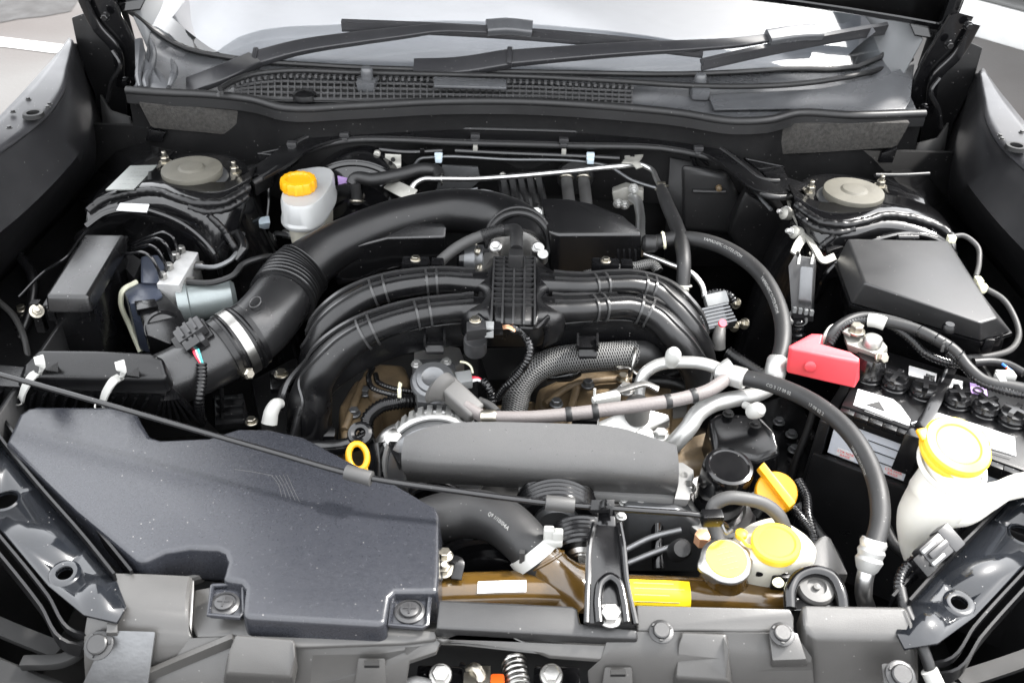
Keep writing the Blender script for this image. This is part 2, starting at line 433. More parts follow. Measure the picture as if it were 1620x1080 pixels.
def clip(parent, p, r=.012, axis=Z, m='trim_pad', name='push_clip'):
    key = ('clip', round(r, 4), m)
    if key not in _c:
        g = merge(lathe([(r*1.25, 0), (r*1.25, r*.12), (r*1.1, r*.2)], (0, 0, 0), Z, 26), lathe([(r*.86, r*.15), (r*.86, r*.5), (r*.75, r*.6)], (0, 0, 0), Z, 24))
        for k in range(3):
            a = 2.1*k+.4; d = Vector((math.cos(a), math.sin(a), 0))
            g = merge(g, box(d*r*1.0+Z*r*.2, (r*.16, r*.3, r*.35), (d, Z.cross(d), Z)))
        me, c = to_mesh('push_clip', g, 30); me.materials.append(MATS[m]); _c[key] = me
    e = Vector(axis).normalized().to_track_quat('Z', 'Y').to_euler()
    return put(name, _c[key], None, parent, Vector(p), e)
def screw_clip(parent, p, r=.013, axis=Z, m='steel', name='screw_clip'):
    key = ('screw', round(r, 4), m)
    if key not in _c:
        g = merge(lathe([(r*1.3, 0), (r*1.3, r*.12), (r*1.05, r*.25), (r*1.0, r*.12)], (0, 0, 0), Z, 26), lathe([(r*.8, r*.1), (r*.78, r*.35), (r*.5, r*.45)], (0, 0, 0), Z, 24),
                  box((0, 0, r*.47), (r*1.1, r*.14, r*.1)), box((0, 0, r*.47), (r*.14, r*1.1, r*.1)))
        me, c = to_mesh('screw_clip', g, 30); me.materials.append(MATS[m]); _c[key] = me
    e = Vector(axis).normalized().to_track_quat('Z', 'Y').to_euler()
    return put(name, _c[key], None, parent, Vector(p), e)
def text_mesh(s, size):
    cu = bpy.data.curves.new('t', 'FONT'); cu.body = s; cu.size = size; cu.align_x = 'CENTER'; cu.align_y = 'CENTER'; cu.resolution_u = 2
    o = bpy.data.objects.new('t', cu); me = o.to_mesh(); vs_ = [v.co.copy() for v in me.vertices]; fs_ = [tuple(p.vertices) for p in me.polygons]
    o.to_mesh_clear(); bpy.data.objects.remove(o); bpy.data.curves.remove(cu); return vs_, fs_
def text_on(s, size, c, xdir, ydir, lift=.0006):
    vs_, fs_ = text_mesh(s, size); xd = Vector(xdir).normalized(); nd = xd.cross(Vector(ydir)).normalized(); yd = nd.cross(xd)
    return G().add([Vector(c)+xd*v.x+yd*v.y+nd*lift for v in vs_], fs_)
def text_hose(s, size, pts, r, at, ang, res=10, up=None, flip=False, lift=.0005):
    """lettering wrapped on a hose: at = share of its length, ang = angle round it (90 = top)"""
    c = spline(pts, res); fr = frames(c, up); d = [0.]
    for i in range(len(c)-1): d.append(d[-1]+(c[i+1]-c[i]).length)
    vs_, fs_ = text_mesh(s, size); out = []
    for v in vs_:
        sgn = -1 if flip else 1
        q = at*d[-1]+sgn*v.x; q = min(max(q, 0), d[-1]-1e-6); j = 0
        while j < len(d)-2 and d[j+1] < q: j += 1
        u = (q-d[j])/max(d[j+1]-d[j], 1e-9); p = c[j]+(c[j+1]-c[j])*u
        N = (fr[j][1]*(1-u)+fr[j+1][1]*u).normalized(); B = (fr[j][2]*(1-u)+fr[j+1][2]*u).normalized()
        a = R(ang)+sgn*v.y/r
        out.append(p+(N*math.sin(a)+B*math.cos(a))*(r+lift))
    return G().add(out, fs_)
def quad_on(px, z, lift=0.): return G().add([q+Z*lift for q in PL(px, z)], [tuple(range(len(px)))])
def hose(name, label, px, rpx, m='rubber', cat='hose', group=None, n=16, res=8, parent=None, z=None, flat=1.):
    pts = PL(px, z); r = [rpx_*m_px(q) for rpx_, q in zip(lerp_list(rpx, len(pts)), pts)]
    return A(name, tube(pts, r, n=n, res=res, flat=flat), m, parent, label, cat if parent is None else None, group)

def hose_texts(parent, m, pts, r, items):
    for (txt, size, at, ang) in items: A('hose_text', text_hose(txt, size, pts, r, at, ang), m, parent, kind='stuff')

# ================================================================== the setting
def struct(name, g, m, **k):
    o = A(name, g, m, None, **k); o['kind'] = 'structure'; return o
struct('ground', sheet([[Vector((x, y, 0)) for x in (-60, -20, 0, 20, 60)] for y in (-60, -20, 0, 20, 120)]), 'asphalt')
a, b = P(-160, 53, .004), P(88, 84, .004)
dv = (b-a).normalized(); sv = Vector((-dv.y, dv.x, 0))
struct('parking_line', G().add([a-dv*4, b, b+sv*.11, a-dv*4+sv*.11], [(0, 1, 2, 3)]), 'road_paint')
struct('painted_shadow', G().add(PL([(-400, -40), (150, -40), (112, 18), (70, 26), (30, 30), (0, 36), (-60, 40), (-400, 50)], .003), [tuple(range(8))]), 'asphalt_shaded')  # parked car's shadow, painted as a dark sheet on the asphalt
# ribbed shutter wall beyond the far wing
a, b = P(1540, 55, 0), P(1640, 84, 0); dv = (b-a).normalized(); sv = Vector((-dv.y, dv.x, 0))
a = a-dv*.55
t = T('shutter_wall', 'white ribbed metal shutter wall standing beyond the car', 'wall')
rows = []
for i in range(150):
    z = .16+i*.0115; off = .014*math.sin(i*math.pi/2.5)
    rows.append([a+sv*(.05-off)+Z*z, a+dv*6+sv*(.05-off)+Z*z])
A('ribbed_sheet', sheet(rows), 'shutter', t, solid=.004, sharp=80)
A('plinth', box(a+dv*3+sv*.08+Z*.08, (6, .22, .16), (dv, sv, Z)), 'road_paint', t, bevel=.01)

# ================================================================== the car's body
body = T('car', 'black car body around the open engine bay: wings, strut towers, bulkhead and raised bonnet', 'car')
def both(name, g, m, parent=body, **k):
    return A(name, g, m, parent, **k), A(name, g.mirror(), m, parent, **k)
A('undertray', box((XC, 1.12, .40), (1.75, 1.5, .02)), 'deep', body)
A('firewall', sheet([[Vector((XC+dx, 1.66, z)) for dx in (-.85, -.3, .3, .85)] for z in (.41, .7, .90)]), 'panel_black', body, solid=.01)
both('inner_wing', sheet([[Vector((XC-.66, y, z)) for y in (.70, 1.2, 1.66)] for z in (.41, .60, .80)]), 'paint_dull', solid=.008)
A('front_panel', sheet([[Vector((XC+dx, .60, z)) for dx in (-.80, 0, .80)] for z in (.30, .5, .62)]), 'deep', body, solid=.01)

# wings (left measured, right mirrored)
idx = [((110, 64, 1.03), (117, 70, 1.03), (124, 80, 1.0), (135, 108, .95)),
       ((88, 93, 1.03), (109, 112, 1.025), (130, 128, .98), (152, 157, .90)),
       ((62, 122, 1.03), (101, 152, 1.02), (138, 180, .97), (166, 225, .83)),
       ((30, 157, 1.025), (78, 187, 1.01), (126, 232, .955), (160, 266, .81)),
       ((0, 188, 1.02), (38, 221, 1.0), (90, 278, .945), (126, 312, .80)),
       ((-60, 250, 1.01), (-20, 262, .99), (38, 330, .93), (62, 380, .79)),
       ((-150, 340, 1.0), (-105, 325, .98), (-40, 395, .92), (0, 446, .78)),
       ((-320, 490, .97), (-270, 470, .95), (-190, 530, .90), (-130, 565, .77))]
cols = [[P(q[0], q[1], q[2]-.03) for q in c] for c in idx]
rows = [spline([c[k] for c in cols], 5) for k in range(4)]
out0 = [q+Vector((-.06, 0, -.07)) for q in rows[0]]; out1 = [q+Vector((-.13, 0, -.40)) for q in rows[0]]
prof = []
for i in range(len(rows[0])):
    a, b, c, d = rows[0][i], rows[1][i], rows[2][i], rows[3][i]
    top = [out1[i], out0[i]] + [a, a*.75+b*.25+Z*.002, a*.25+b*.75+Z*.002]
    prof.append(top + [b, b*.6+c*.4+Z*.006, c+Vector((.004, 0, 0)), c*.75+d*.25, c*.5+d*.5, c*.25+d*.75, d])
both('wing', loft(prof[:], cap=False, close=False), 'liner', solid=.004, sharp=60)
fl = [[p_[2]+Z*.003, p_[3]+Z*.003, p_[4]+Z*.003, p_[5]*.95+p_[4]*.05+Z*.0035] for p_ in prof]
both('wing_flange', loft(fl, cap=False, close=False), 'fender_top', solid=.003)
for sgn in (0, 1):
    q = P(52, 178, .998); q = mir(q) if sgn else q
    A('flange_hole', merge(lathe([(.017, -.002), (.015, .004), (.010, .004), (.009, -.004)], q-Z*.004, Z, 20)), 'deep', body)
    for (px, py) in ((60, 130), (66, 127), (44, 155), (20, 175), (78, 163), (75, 168), (14, 200), (98, 82)):
        q = P(px, py, 1.0); q = mir(q) if sgn else q
        bolt(body, q-Z*.003, .0035, .004, m='ink', name='flange_stud')
both('wing_inner', sheet([[p_[-1] for p_ in prof], [Vector((XC-.665, p_[-1].y, p_[-1].z-.10)) for p_ in prof], [Vector((XC-.66, p_[-1].y, .45)) for p_ in prof]]), 'paint_dull', solid=.004, sharp=60)
# splash flap behind each wing
g = slab(PL([(153, 152, .86), (198, 203, .85), (193, 214, .82), (172, 262, .79), (158, 250, .80)]), .006)
both('splash_flap', g, 'liner', bevel=.0015)

# strut towers
def bez_(lst, u):
    pts = spline(PL(lst), 6); k = u*(len(pts)-1); j = min(int(k), len(pts)-2); return pts[j]+(pts[j+1]-pts[j])*(k-j)
CT = P(303, 265, .915)
def tower_ring(rx_in, rx_out, ry_b, ry_f, z, n=48, w1=0.):
    o = []
    for k in range(n):
        a = 2*math.pi*k/n; cx, sy = math.cos(a), math.sin(a)
        r = 1+w1*math.sin(a*9+.6)
        o.append(Vector((CT.x+(rx_in if cx > 0 else rx_out)*cx*r, CT.y+(ry_b if sy > 0 else ry_f)*sy*r, z)))
    return o
rings = [tower_ring(.034, .034, .034, .034, .895), tower_ring(.058, .058, .054, .052, .897), tower_ring(.074, .078, .07, .058, .892), tower_ring(.086, .11, .10, .060, .890),
         tower_ring(.090, .12, .12, .060, .885), tower_ring(.10, .14, .12, .060, .84), tower_ring(.122, .17, .12, .06, .76), tower_ring(.16, .18, .12, .06, .42)]
tw = both('strut_tower', loft(rings, cap=False), 'paint', sharp=60)
bd1 = [(138, 334, .872), (160, 318, .880), (192, 308, .888), (225, 303, .895), (255, 304, .900), (285, 315, .900), (318, 322, .898), (350, 320, .896), (375, 308, .897), (394, 296, .900)]
bd2 = [(300, 328, .892), (325, 335, .888), (350, 333, .886), (372, 324, .888), (390, 310, .892)]
bd3 = [(330, 340, .886), (345, 354, .872), (358, 370, .855), (370, 390, .838), (378, 406, .82)]
lipp = [(136, 358, .855), (165, 338, .868), (205, 330, .874), (255, 340, .872), (300, 362, .860), (338, 400, .83), (352, 440, .78)]
g = sheet([spline(PL(bd1), 3), [q+Vector((0, -.012, -.012)) for q in spline(PL(bd1), 3)], [bez_(lipp, i/27) for i in range(28)]])
both('tower_apron', g, 'paint', solid=.003, sharp=60)
g = sheet([[q+Vector((0, .06, .006)) for q in spline(PL(bd1), 3)], [q+Vector((0, .01, .004)) for q in spline(PL(bd1), 3)], spline(PL(bd1), 3)])
both('tower_deck', g, 'paint', solid=.003, sharp=60)
for bd, rr in ((bd1, .0065), (bd2, .006), (bd3, .0055)):
    c_ = spline(PL(bd), 9); c_ = [q+Vector((0, random.uniform(-.0006, .0006), random.uniform(-.0005, .0008))) for q in c_]
    both('sealer_bead', tube(c_, [rr*random.uniform(.88, 1.1) for _ in c_], n=8, res=1), 'black_soft', sharp=70)
for sgn in (0, 1):
    tp = tw[sgn]; c = mir(CT) if sgn else CT
    A('tower_collar', lathe([(.056, 0), (.056, .004), (.052, .007), (.046, .007), (.046, .002)], c+Z*(.894-c.z), Z, 36), 'grey_metal', tp)
    cp = A('tower_cap', lathe([(.046, 0), (.0475, .004), (.0485, .010), (.0475, .0135), (.044, .0145), (.022, .0145), (.018, .0175), (.008, .0185), (.0005, .0185)], c+Z*(.900-c.z), Z, 40), 'cap_olive', tp, sharp=30)
    for (px, py) in ((262, 258), (372, 274), (276, 298)):
        q = P(px, py, .893); q = mir(q) if sgn else q
        stud(tp, q, .0075, .021)
    A('arch_lip', (lambda g_: g_.mirror() if sgn else g_)(tube(PL(lipp), .005, n=8)), 'paint', tp)
g = sheet([PL([(120, 372, .82)]+lipp[1:]),
           PL([(100, 470, .62), (150, 430, .66), (200, 415, .66), (250, 415, .66), (290, 420, .66), (330, 440, .64), (350, 470, .6)])])
both('wheel_arch', g, 'paint', solid=.004)
# shoulder plate between tower and wing
g = sheet([PL([(120, 316, .80), (156, 270, .82), (185, 240, .86), (225, 228, .88)]), PL([(160, 330, .872), (205, 303, .89), (240, 280, .893), (275, 240, .893)])])
both('shoulder_plate', g, 'paint', solid=.004)

# bonnet, raised, and its hinges
e = [PY(217, 12, 1.80), PY(320, 1, 1.80)]
zr = e[0].z+.020; hw = XC-e[0].x+.015
rows = []
for j in range(9):
    v = j/8; row = []
    for i in range(17):
        u = i/8-1; hx = (hw+.045)*(1-.13*min(1., v*1.6))*u
        bul = .085*(1-u*u)
        ang = R(61); d = v*1.12
        back = -.035*(1-u*u)*(1-v) 
        row.append(Vector((XC+hx, 1.80-d*math.cos(ang)+bul*math.sin(ang)*.9, zr+d*math.sin(ang)+bul*math.cos(ang)-.02*v*v)))
    rows.append(row)
A('bonnet', sheet(rows), 'paint_dull', body, solid=.018, sharp=60)
A('bonnet_frame', merge(tube([rows[0][i]+Z*-.004 for i in range(17)], .011, n=8, res=2), tube([rows[j][0]+Vector((.015, 0, -.01)) for j in range(9)], .014, n=8, res=2), tube([rows[j][16]+Vector((-.015, 0, -.01)) for j in range(9)], .014, n=8, res=2)), 'paint', body)
g = merge(sweep([PY(150, -25, 1.77), PY(172, 22, 1.775), PY(192, 62, 1.78), PY(203, 92, 1.785), PY(203, 140, 1.79)], rrect(.045, .010, .4), up=Y*-1),
          sweep([PY(128, -10, 1.76), PY(152, 40, 1.765), PY(185, 80, 1.77), PY(190, 120, 1.78)], rrect(.02, .012, .4), up=Y*-1))
hg = both('bonnet_hinge', g, 'paint')
for sgn in (0, 1):
    for (px, py) in ((140, -6), (168, 26), (200, 128)):
        q = PY(px, py, 1.755); bolt(hg[sgn], mir(q) if sgn else q, .006, .012, axis=-Y, m='paint')
g = prism([PY(x_, y_, 1.80) for x_, y_ in ((113, 28), (135, 20), (200, 8), (214, 62), (212, 132), (200, 142), (206, 300), (170, 300), (150, 150), (126, 92))],
          [PY(x_, y_, 1.92) for x_, y_ in ((116, 30), (140, 22), (196, 12), (210, 64), (208, 126), (198, 138), (204, 280), (172, 280), (154, 145), (130, 92))])
both('hinge_pillar', g, 'paint_dull', bevel=.003)
g = sheet([[PY(160, 150, 1.74), PY(175, 175, 1.72), PY(205, 185, 1.70)], [PY(170, 262, 1.70), PY(190, 255, 1.69), PY(225, 245, 1.68)]])
both('pillar_gusset', g, 'deep', solid=.005)
g = tube([PY(178, 80, 1.745), PY(190, 100, 1.74), PY(176, 130, 1.735), PY(170, 160, 1.73)], .004, n=6)
both('pillar_seam', g, 'paint')

# windscreen, dash, A-posts
gb = [(205, 18, 1.06), (240, 45, 1.02), (275, 68, .995), (365, 92, .985), (500, 104, .98), (700, 112, .98), (900, 116, .98), (1080, 118, .98), (1240, 110, .985), (1390, 92, .995), (1420, 68, 1.02), (1452, 45, 1.06)]
gl0 = spline(PL(gb), 4)
rows = []
for v in (0, .12, .25, .45, .7, 1.):
    rows.append([q+Vector((-(q.x-XC)*.22*v, .62*v, .40*v-.05*v*v)) for q in gl0])
A('windscreen', sheet(rows), 'glass', body, sharp=80)
A('screen_moulding', tube([q+Vector((0, -.003, .002)) for q in gl0], .005, n=8, res=1), 'rubber', body)
A('dashboard', sheet([[q+Vector((-(q.x-XC)*.10, dy, dz)) for q in gl0] for dy, dz in ((.01, -.012), (.10, -.006), (.22, .0), (.34, .008), (.44, .012), (.50, .0), (.52, -.08))]), 'dash', body, sharp=60)
both('cabin_side', sheet([[r_[0]+Vector((.004, 0, -.004)) for r_ in rows], [Vector((r_[0].x+.05, r_[0].y+.02, .85)) for r_ in rows]]), 'cabin_pale', solid=.003)
A('cabin_trim', sheet([spline([Vector((XC+dx, y_, z)) for dx, y_ in ((-.60, 2.10), (-.55, 2.25), (-.4, 2.38), (0, 2.44), (.4, 2.38), (.55, 2.25), (.60, 2.10))], 6) for z in (.80, 1.12, 1.6)]), 'cabin_pale', body, solid=.01, sharp=80)
g = sheet([[q+Vector((0, -.002, -.002)) for q in gl0[:10]], [q+Vector((-.10, .05, .0)) for q in gl0[:10]]])
both('screen_pillar', sheet([[r_[0]+Vector((.02, 0, .004)) for r_ in rows], [r_[0]+Vector((-.03, -.01, .0)) for r_ in rows], [r_[0]+Vector((-.09, .02, -.10)) for r_ in rows]]), 'paint', solid=.004)
finials = None
# front rails with their holes
def holed(outer, holes):
    bm = bmesh.new(); es = []
    for lp in [outer]+holes:
        vv = [bm.verts.new(q) for q in lp]
        for i in range(len(vv)): es.append(bm.edges.new((vv[i], vv[(i+1) % len(vv)])))
    bmesh.ops.triangle_fill(bm, use_beauty=True, use_dissolve=False, edges=es)
    bm.verts.index_update(); g = G(); g.v = [v.co.copy() for v in bm.verts]; g.f = [[v.index for v in f.verts] for f in bm.faces]; bm.free(); return g
zr_ = .775
outer = PL([(-60, 600), (5, 700), (62, 770), (143, 863), (182, 912), (200, 960), (185, 985), (133, 973), (77, 927), (0, 837), (-80, 740)], zr_)
def oval(px, py, rx, ry, n=22, rot=0.):
    c = P(px, py, zr_); s = m_px(c)
    return [c+Vector((math.cos(R(rot))*rx*s*math.cos(a)-math.sin(R(rot))*ry*s*math.sin(a), math.sin(R(rot))*rx*s*math.cos(a)+math.cos(R(rot))*ry*s*math.sin(a), 0)) for a in [2*math.pi*k/n for k in range(n)]]
h1, h2 = oval(8, 792, 19, 21, rot=30), oval(103, 908, 13, 15, rot=30)
rl = both('front_rail', holed(outer, [h1, h2]), 'chassis', solid=.004)
for (h, f) in ((h1, 1.25), (h2, 1.9)):
    c = sum(h, Vector())/len(h)
    g = loft([[q-Z*.004 for q in h], [q+Z*.0025 for q in h], [c+(q-c)*f*.9+Z*.004 for q in h], [c+(q-c)*f+Z*.002 for q in h]], cap=False)
    for sgn in (0, 1): A('hole_rim', g.mirror() if sgn else g, 'chassis', rl[sgn], sharp=70)
e1 = PL([(-60, 600, .785), (5, 700, .785), (62, 770, .785), (143, 863, .785), (182, 912, .783)]); e2 = PL([(-90, 745, .77), (0, 850, .77), (77, 945, .765), (118, 1002, .75), (140, 1008, .745)])
for g in (strip(e1, .003, .012), strip([q+Vector((.014, .010, -.01)) for q in e1], .003, .02), strip(e2, .003, .010), strip([q+Vector((-.008, -.006, -.014)) for q in e2], .003, .02)):
    for sgn in (0, 1): A('rail_flange', g.mirror() if sgn else g, 'black', rl[sgn])
# lamp housings below the rails
g = pblock([(-80, 1000, .70), (20, 1045, .70), (105, 1075, .69), (95, 1200, .66), (-120, 1200, .66)], None, .5)
both('lamp_housing', g, 'deep', bevel=.008)
g = strip(PL([(-60, 965, .70), (20, 1000, .70), (95, 1030, .70)]), .02, .006)
both('lamp_rail', g, 'deep')
both('lamp_strut', merge(strip(PL([(35, 1048, .71), (110, 1040, .715), (150, 1010, .725)]), .014, .010)), 'deep', bevel=.002)

# bulkhead panel, its sound pads and the harness rail
seal_px = [(200, 143), (260, 147), (330, 150), (400, 158), (450, 171), (560, 168), (700, 161), (820, 161), (950, 168), (1080, 180), (1160, 192), (1215, 190), (1262, 179), (1350, 183), (1463, 180)]
sp = spline(PL(seal_px, .965), 5)
bp = A('bulkhead_panel', sheet([[q+Vector((0, .004, -.006)) for q in sp], [q+Vector((0, .002, -.05)) for q in sp], [q+Vector((0, -.01, -.11)) for q in sp], [q+Vector((0, -.014, -.17)) for q in sp]]), 'deep', body, sharp=60)
bp.data.materials[0] = MATS['panel_black']
bs = A('bulkhead_seal', merge(tube([q for q in sp], .0075, n=10, res=1), strip([q+Vector((0, -.004, -.012)) for q in sp], .004, .018, res=1)), 'rubber', body)
ya = sp[10].y
for lst in ([(219, 163), (300, 168), (426, 180), (434, 190), (447, 218), (443, 222), (340, 212), (244, 203), (238, 200)], [(1224, 197), (1440, 194), (1432, 210), (1420, 230), (1412, 234), (1310, 241), (1206, 246), (1203, 240)]):
    f = [PY(x_, y_, sp[0].y-.012) for x_, y_ in lst]
    A('sound_pad', prism(f, [q+Y*.014 for q in f]), 'foam', body, bevel=.002)
for lst in (((235, 205), (262, 210), (255, 225), (230, 222)), ((1395, 243), (1420, 235), (1412, 258), (1390, 258))):
    f = [PY(x_, y_, sp[0].y-.018) for x_, y_ in lst]; A('pad_tab', prism(f, [q+Y*.01 for q in f]), 'black', body, bevel=.001)
lip = [(400, 290, .895), (425, 276, .90), (480, 240, .905), (540, 224, .905), (640, 222, .905), (700, 225, .905), (900, 231, .905), (1080, 240, .905), (1135, 254, .905), (1180, 285, .90), (1215, 310, .895), (1240, 312, .893), (1262, 300, .893)]
lp = spline(PL(lip), 5)
t = T('harness_rail', 'black plastic rail with rubber lip running across the bulkhead', 'rail')
A('rail_strip', strip([q+Vector((0, .022, .004)) for q in lp], .045, .006, res=1), 'black', t, bevel=.001)
A('rail_lip', tube(lp, .0055, n=10, res=1), 'rubber', t)
A('rail_edge', tube([q+Vector((0, .045, .008)) for q in lp[8:56]], .0035, n=8, res=1), 'rubber', t)
for px, py in ((462, 228), (545, 213), (752, 215), (892, 222), (1105, 235)):
    q = P(px, py, .915); A('rail_clip', merge(box(q, (.016, .012, .008)), box(q+Vector((0, -.008, -.006)), (.012, .004, .006))), 'connector', t, bevel=.001)
def tri(l, nm='end_bracket'):
    g = merge(pblock(l, None, .875), tube([P(*q) for q in l[:3]]+[P(*l[0])], .0018, n=6, res=1)); A(nm, g, 'black', t, bevel=.001)
tri([(408, 243, .905), (470, 231, .905), (450, 247, .905)]); tri([(1177, 251, .905), (1240, 264, .905), (1202, 268, .905)])
A('end_bracket', pblock([(390, 262, .90), (440, 248, .903), (430, 268, .90), (402, 288, .897)], None, .87), 'black', t, bevel=.003)
A('end_bracket', pblock([(1205, 269, .903), (1240, 266, .903), (1252, 290, .897), (1222, 293, .897)], None, .87), 'black', t, bevel=.003)

# identification plate and sticker on the tower
pl = T('identification_plate', 'bare metal identification plate fixed beside the strut tower', 'plate')
g = slab(PL([(206, 262), (249, 261), (212, 299), (167, 300)], .901), .002); A('plate_face', g, 'plate', pl)
a, b = P(212, 264, .9015), P(180, 296, .9015); xd = (P(249, 261, .9015)-P(206, 262, .9015)).normalized(); yd = (a-b).normalized()
for k in range(5):
    A('plate_line', text_on('MODEL 0%d' % k if 0 else '- --- -- ---', .007, a*(1-(.12+.19*k))+b*(.12+.19*k)+xd*.018, xd, yd, .001), 'ink', pl)
A('tower_label', slab(PL([(190, 321, .888), (236, 323, .892), (232, 335, .880), (184, 332, .876)]), .0015), 'sticker', None, 'small white paper label stuck below the left strut tower', 'label')

# ================================================================== scuttle and wipers
t = T('scuttle_panel', 'dark plastic scuttle panel with square-holed air grille below the windscreen', 'panel')
lo = [q+Vector((0, .012, -.010)) for q in spline(PL(seal_px, .965), 5)]
n = len(lo)
def at_x(lst, x):
    for i in range(len(lst)-1):
        if lst[i].x <= x <= lst[i+1].x:
            u = (x-lst[i].x)/max(lst[i+1].x-lst[i].x, 1e-9); return lst[i]+(lst[i+1]-lst[i])*u
    return lst[0] if x < lst[0].x else lst[-1]
hi = [at_x(gl0, lo[i].x) for i in range(n)]
rows = []
for v in (0, .15, .45, .75, 1.):
    rows.append([lo[i]*(1-v)+hi[i]*v + Z*(-.012*math.sin(math.pi*v)) + Vector((0, 0, -.003)) for i in range(n)])
A('panel_skin', sheet(rows), 'cowl', t, sharp=60, solid=.003)
# end pieces
for lst, k in (([(213, 62, 1.02), (222, 60, 1.03), (238, 100, .985), (268, 132, .975), (262, 140, .97), (215, 140, .965)], 0), ([(1447, 100, 1.0), (1400, 118, .99), (1300, 140, .975), (1120, 150, .965), (1130, 172, .962), (1250, 170, .963), (1345, 176, .965), (1432, 172, .965), (1440, 160, .97)], 1)):
    A('panel_end', slab(PL(lst), .004), 'cowl', t, bevel=.002)
for lst in ([(238, 62, 1.015), (242, 80, 1.0), (238, 110, .985), (230, 130, .975), (232, 139, .97)], [(272, 95, .99), (276, 110, .985), (273, 125, .98), (268, 137, .972)], [(223, 62, 1.02), (224, 90, 1.0), (219, 120, .98), (222, 138, .97)]):
    A('panel_fold', tube(PL(lst), [.003, .006, .007, .006, .004], n=8), 'cowl', t)
def bez(lst, u, z):
    pts = spline(PL(lst, z), 6); d = [0]
    for i in range(len(pts)-1): d.append(d[-1]+(pts[i+1]-pts[i]).length)
    s = u*d[-1]; j = 0
    while j < len(d)-2 and d[j+1] < s: j += 1
    return pts[j]+(pts[j+1]-pts[j])*((s-d[j])/max(d[j+1]-d[j], 1e-9))
Tc = [(388, 127), (440, 119), (560, 123), (700, 127), (850, 131), (1000, 138)]
Bc = [(352, 149), (440, 156), (560, 158), (700, 158), (850, 160), (1000, 166)]
N_ = 60
def yat(lst, x):
    for (xa, ya_), (xb, yb_) in zip(lst, lst[1:]):
        if x <= xb: return ya_+(yb_-ya_)*(x-xa)/(xb-xa)
    return lst[-1][1]
xs_ = [372+(1000-372)*i/N_ for i in range(N_+1)]
Tc = [(360, 141), (385, 130), (410, 124), (440, 120), (560, 123), (700, 127), (850, 131), (1000, 138)]
Bc = [(352, 149), (440, 156), (560, 158), (700, 158), (850, 160), (1000, 166)]
tp = [P(x_, yat(Tc, x_), .970) for x_ in xs_]; bt = [P(x_, yat(Bc, x_), .964) for x_ in xs_]
A('grille_well', sheet([[q-Z*.005 for q in bt], [q-Z*.005 for q in tp]]), 'ink', t, solid=.002)
g = G()
for i in range(N_+1): g = merge(g, strip([bt[i], tp[i]], .0026, .004, res=1))
for k in range(5): g = merge(g, strip([bt[i]*(1-k/4)+tp[i]*(k/4)+Z*.0005 for i in range(N_+1)], .0026, .004, res=1))
A('grille_bars', g, 'grille_grey', t, kind='stuff')
lipx = [(348, 141), (372, 127), (400, 118), (440, 113), (560, 115), (690, 118), (850, 122), (1000, 130), (1100, 136), (1250, 134), (1370, 116), (1442, 94)]
lp2 = spline(PL(lipx, .982), 5)
A('grille_lip', tube(lp2, .0052, n=10, res=1), 'rubber', t)
g = G()
for i in range(70):
    q = bez(lipx[:8], i/69, .981); g = merge(g, box(q+Vector((0, -.010, -.005)), (.0045, .012, .005)))
A('lip_teeth', g, 'grille_grey', t, kind='stuff')
A('access_flap', slab(PL([(686, 121), (801, 125), (801, 138), (687, 135)], .984), .005), 'cowl', t, bevel=.0015)
for (px, py) in ((580, 138), (1107, 148)):
    q = P(px, py, .968)
    A('panel_peg', merge(slab([q+Vector((sx*.016, sy, .012)) for sx, sy in ((-1, -.014), (1, -.014), (1.2, .02), (-1.2, .02))], .02, -.003), lathe([(.011, 0), (.011, .018), (.009, .024), (.001, .026)], q+Vector((0, .012, .008)), Z, 16)), 'cowl', t, bevel=.002)
q = P(482, 155, .962); A('panel_peg', lathe([(.022, 0), (.020, .008), (.012, .013), (.001, .015)], q, Z, 20), 'black', t)

def on_glass(px, py, lift):
    # the screen's slope near its foot
    best = None
    for r_ in range(200):
        y = 1.70+r_*.002; p = PY(px, py, y); f = at_x(gl0, p.x); zz = f.z+.62*(p.y-f.y) if p.y > f.y else f.z-.02
        d = abs(p.z-(zz+lift))
        if best is None or d < best[0]: best = (d, p)
    return best[1]
def wiper(label, arm, joint, blade, head):
    t = T('windscreen_wiper', label, 'wiper')
    ap = [on_glass(x_, y_, l_) for x_, y_, l_ in arm]
    k = joint
    GN = Vector((0, -.52, .85))
    A('wiper_arm', sweep(ap[:k+1], rrect(.036, .014, .22), up=GN, res=4, scale=[1.0, 1.0]), 'wiper', t)
    A('wiper_arm', sweep(ap[k:], rrect(.028, .012, .22), up=GN, res=4, scale=[1.15, .9, .55]), 'wiper', t)
    q = ap[k]; A('arm_joint', box(q+Z*.002, (.010, .038, .018), (X, Vector((0, .85, .52)), GN)), 'wiper', t, bevel=.003)
    bp_ = [on_glass(x_, y_, l_) for x_, y_, l_ in blade]
    A('wiper_blade', merge(sweep(bp_, [(-.006, -.004), (.006, -.004), (.009, .0), (.004, .009), (-.004, .009), (-.009, 0)], up=GN, res=6), sweep([q-Z*.008+Vector((0, -.004, 0)) for q in bp_], rrect(.006, .010, .3), res=6)), 'wiper', t)
    hp = [on_glass(x_, y_, l_) for x_, y_, l_ in head]
    A('blade_adapter', sweep(hp, rrect(.030, .018, .3), up=GN, res=4), 'cowl', t)
wiper('windscreen wiper whose arm rises from the scuttle corner beside the brake fluid reservoir', [(298, 138, .02), (350, 118, .022), (404, 94, .024), (470, 76, .024), (560, 62, .024), (640, 52, .026), (690, 46, .028), (770, 48, .028)], 2,
      [(541, 38, .016), (650, 42, .016), (800, 50, .016), (950, 62, .016), (1112, 80, .016)], [(770, 44, .030), (800, 42, .030), (842, 46, .028)])
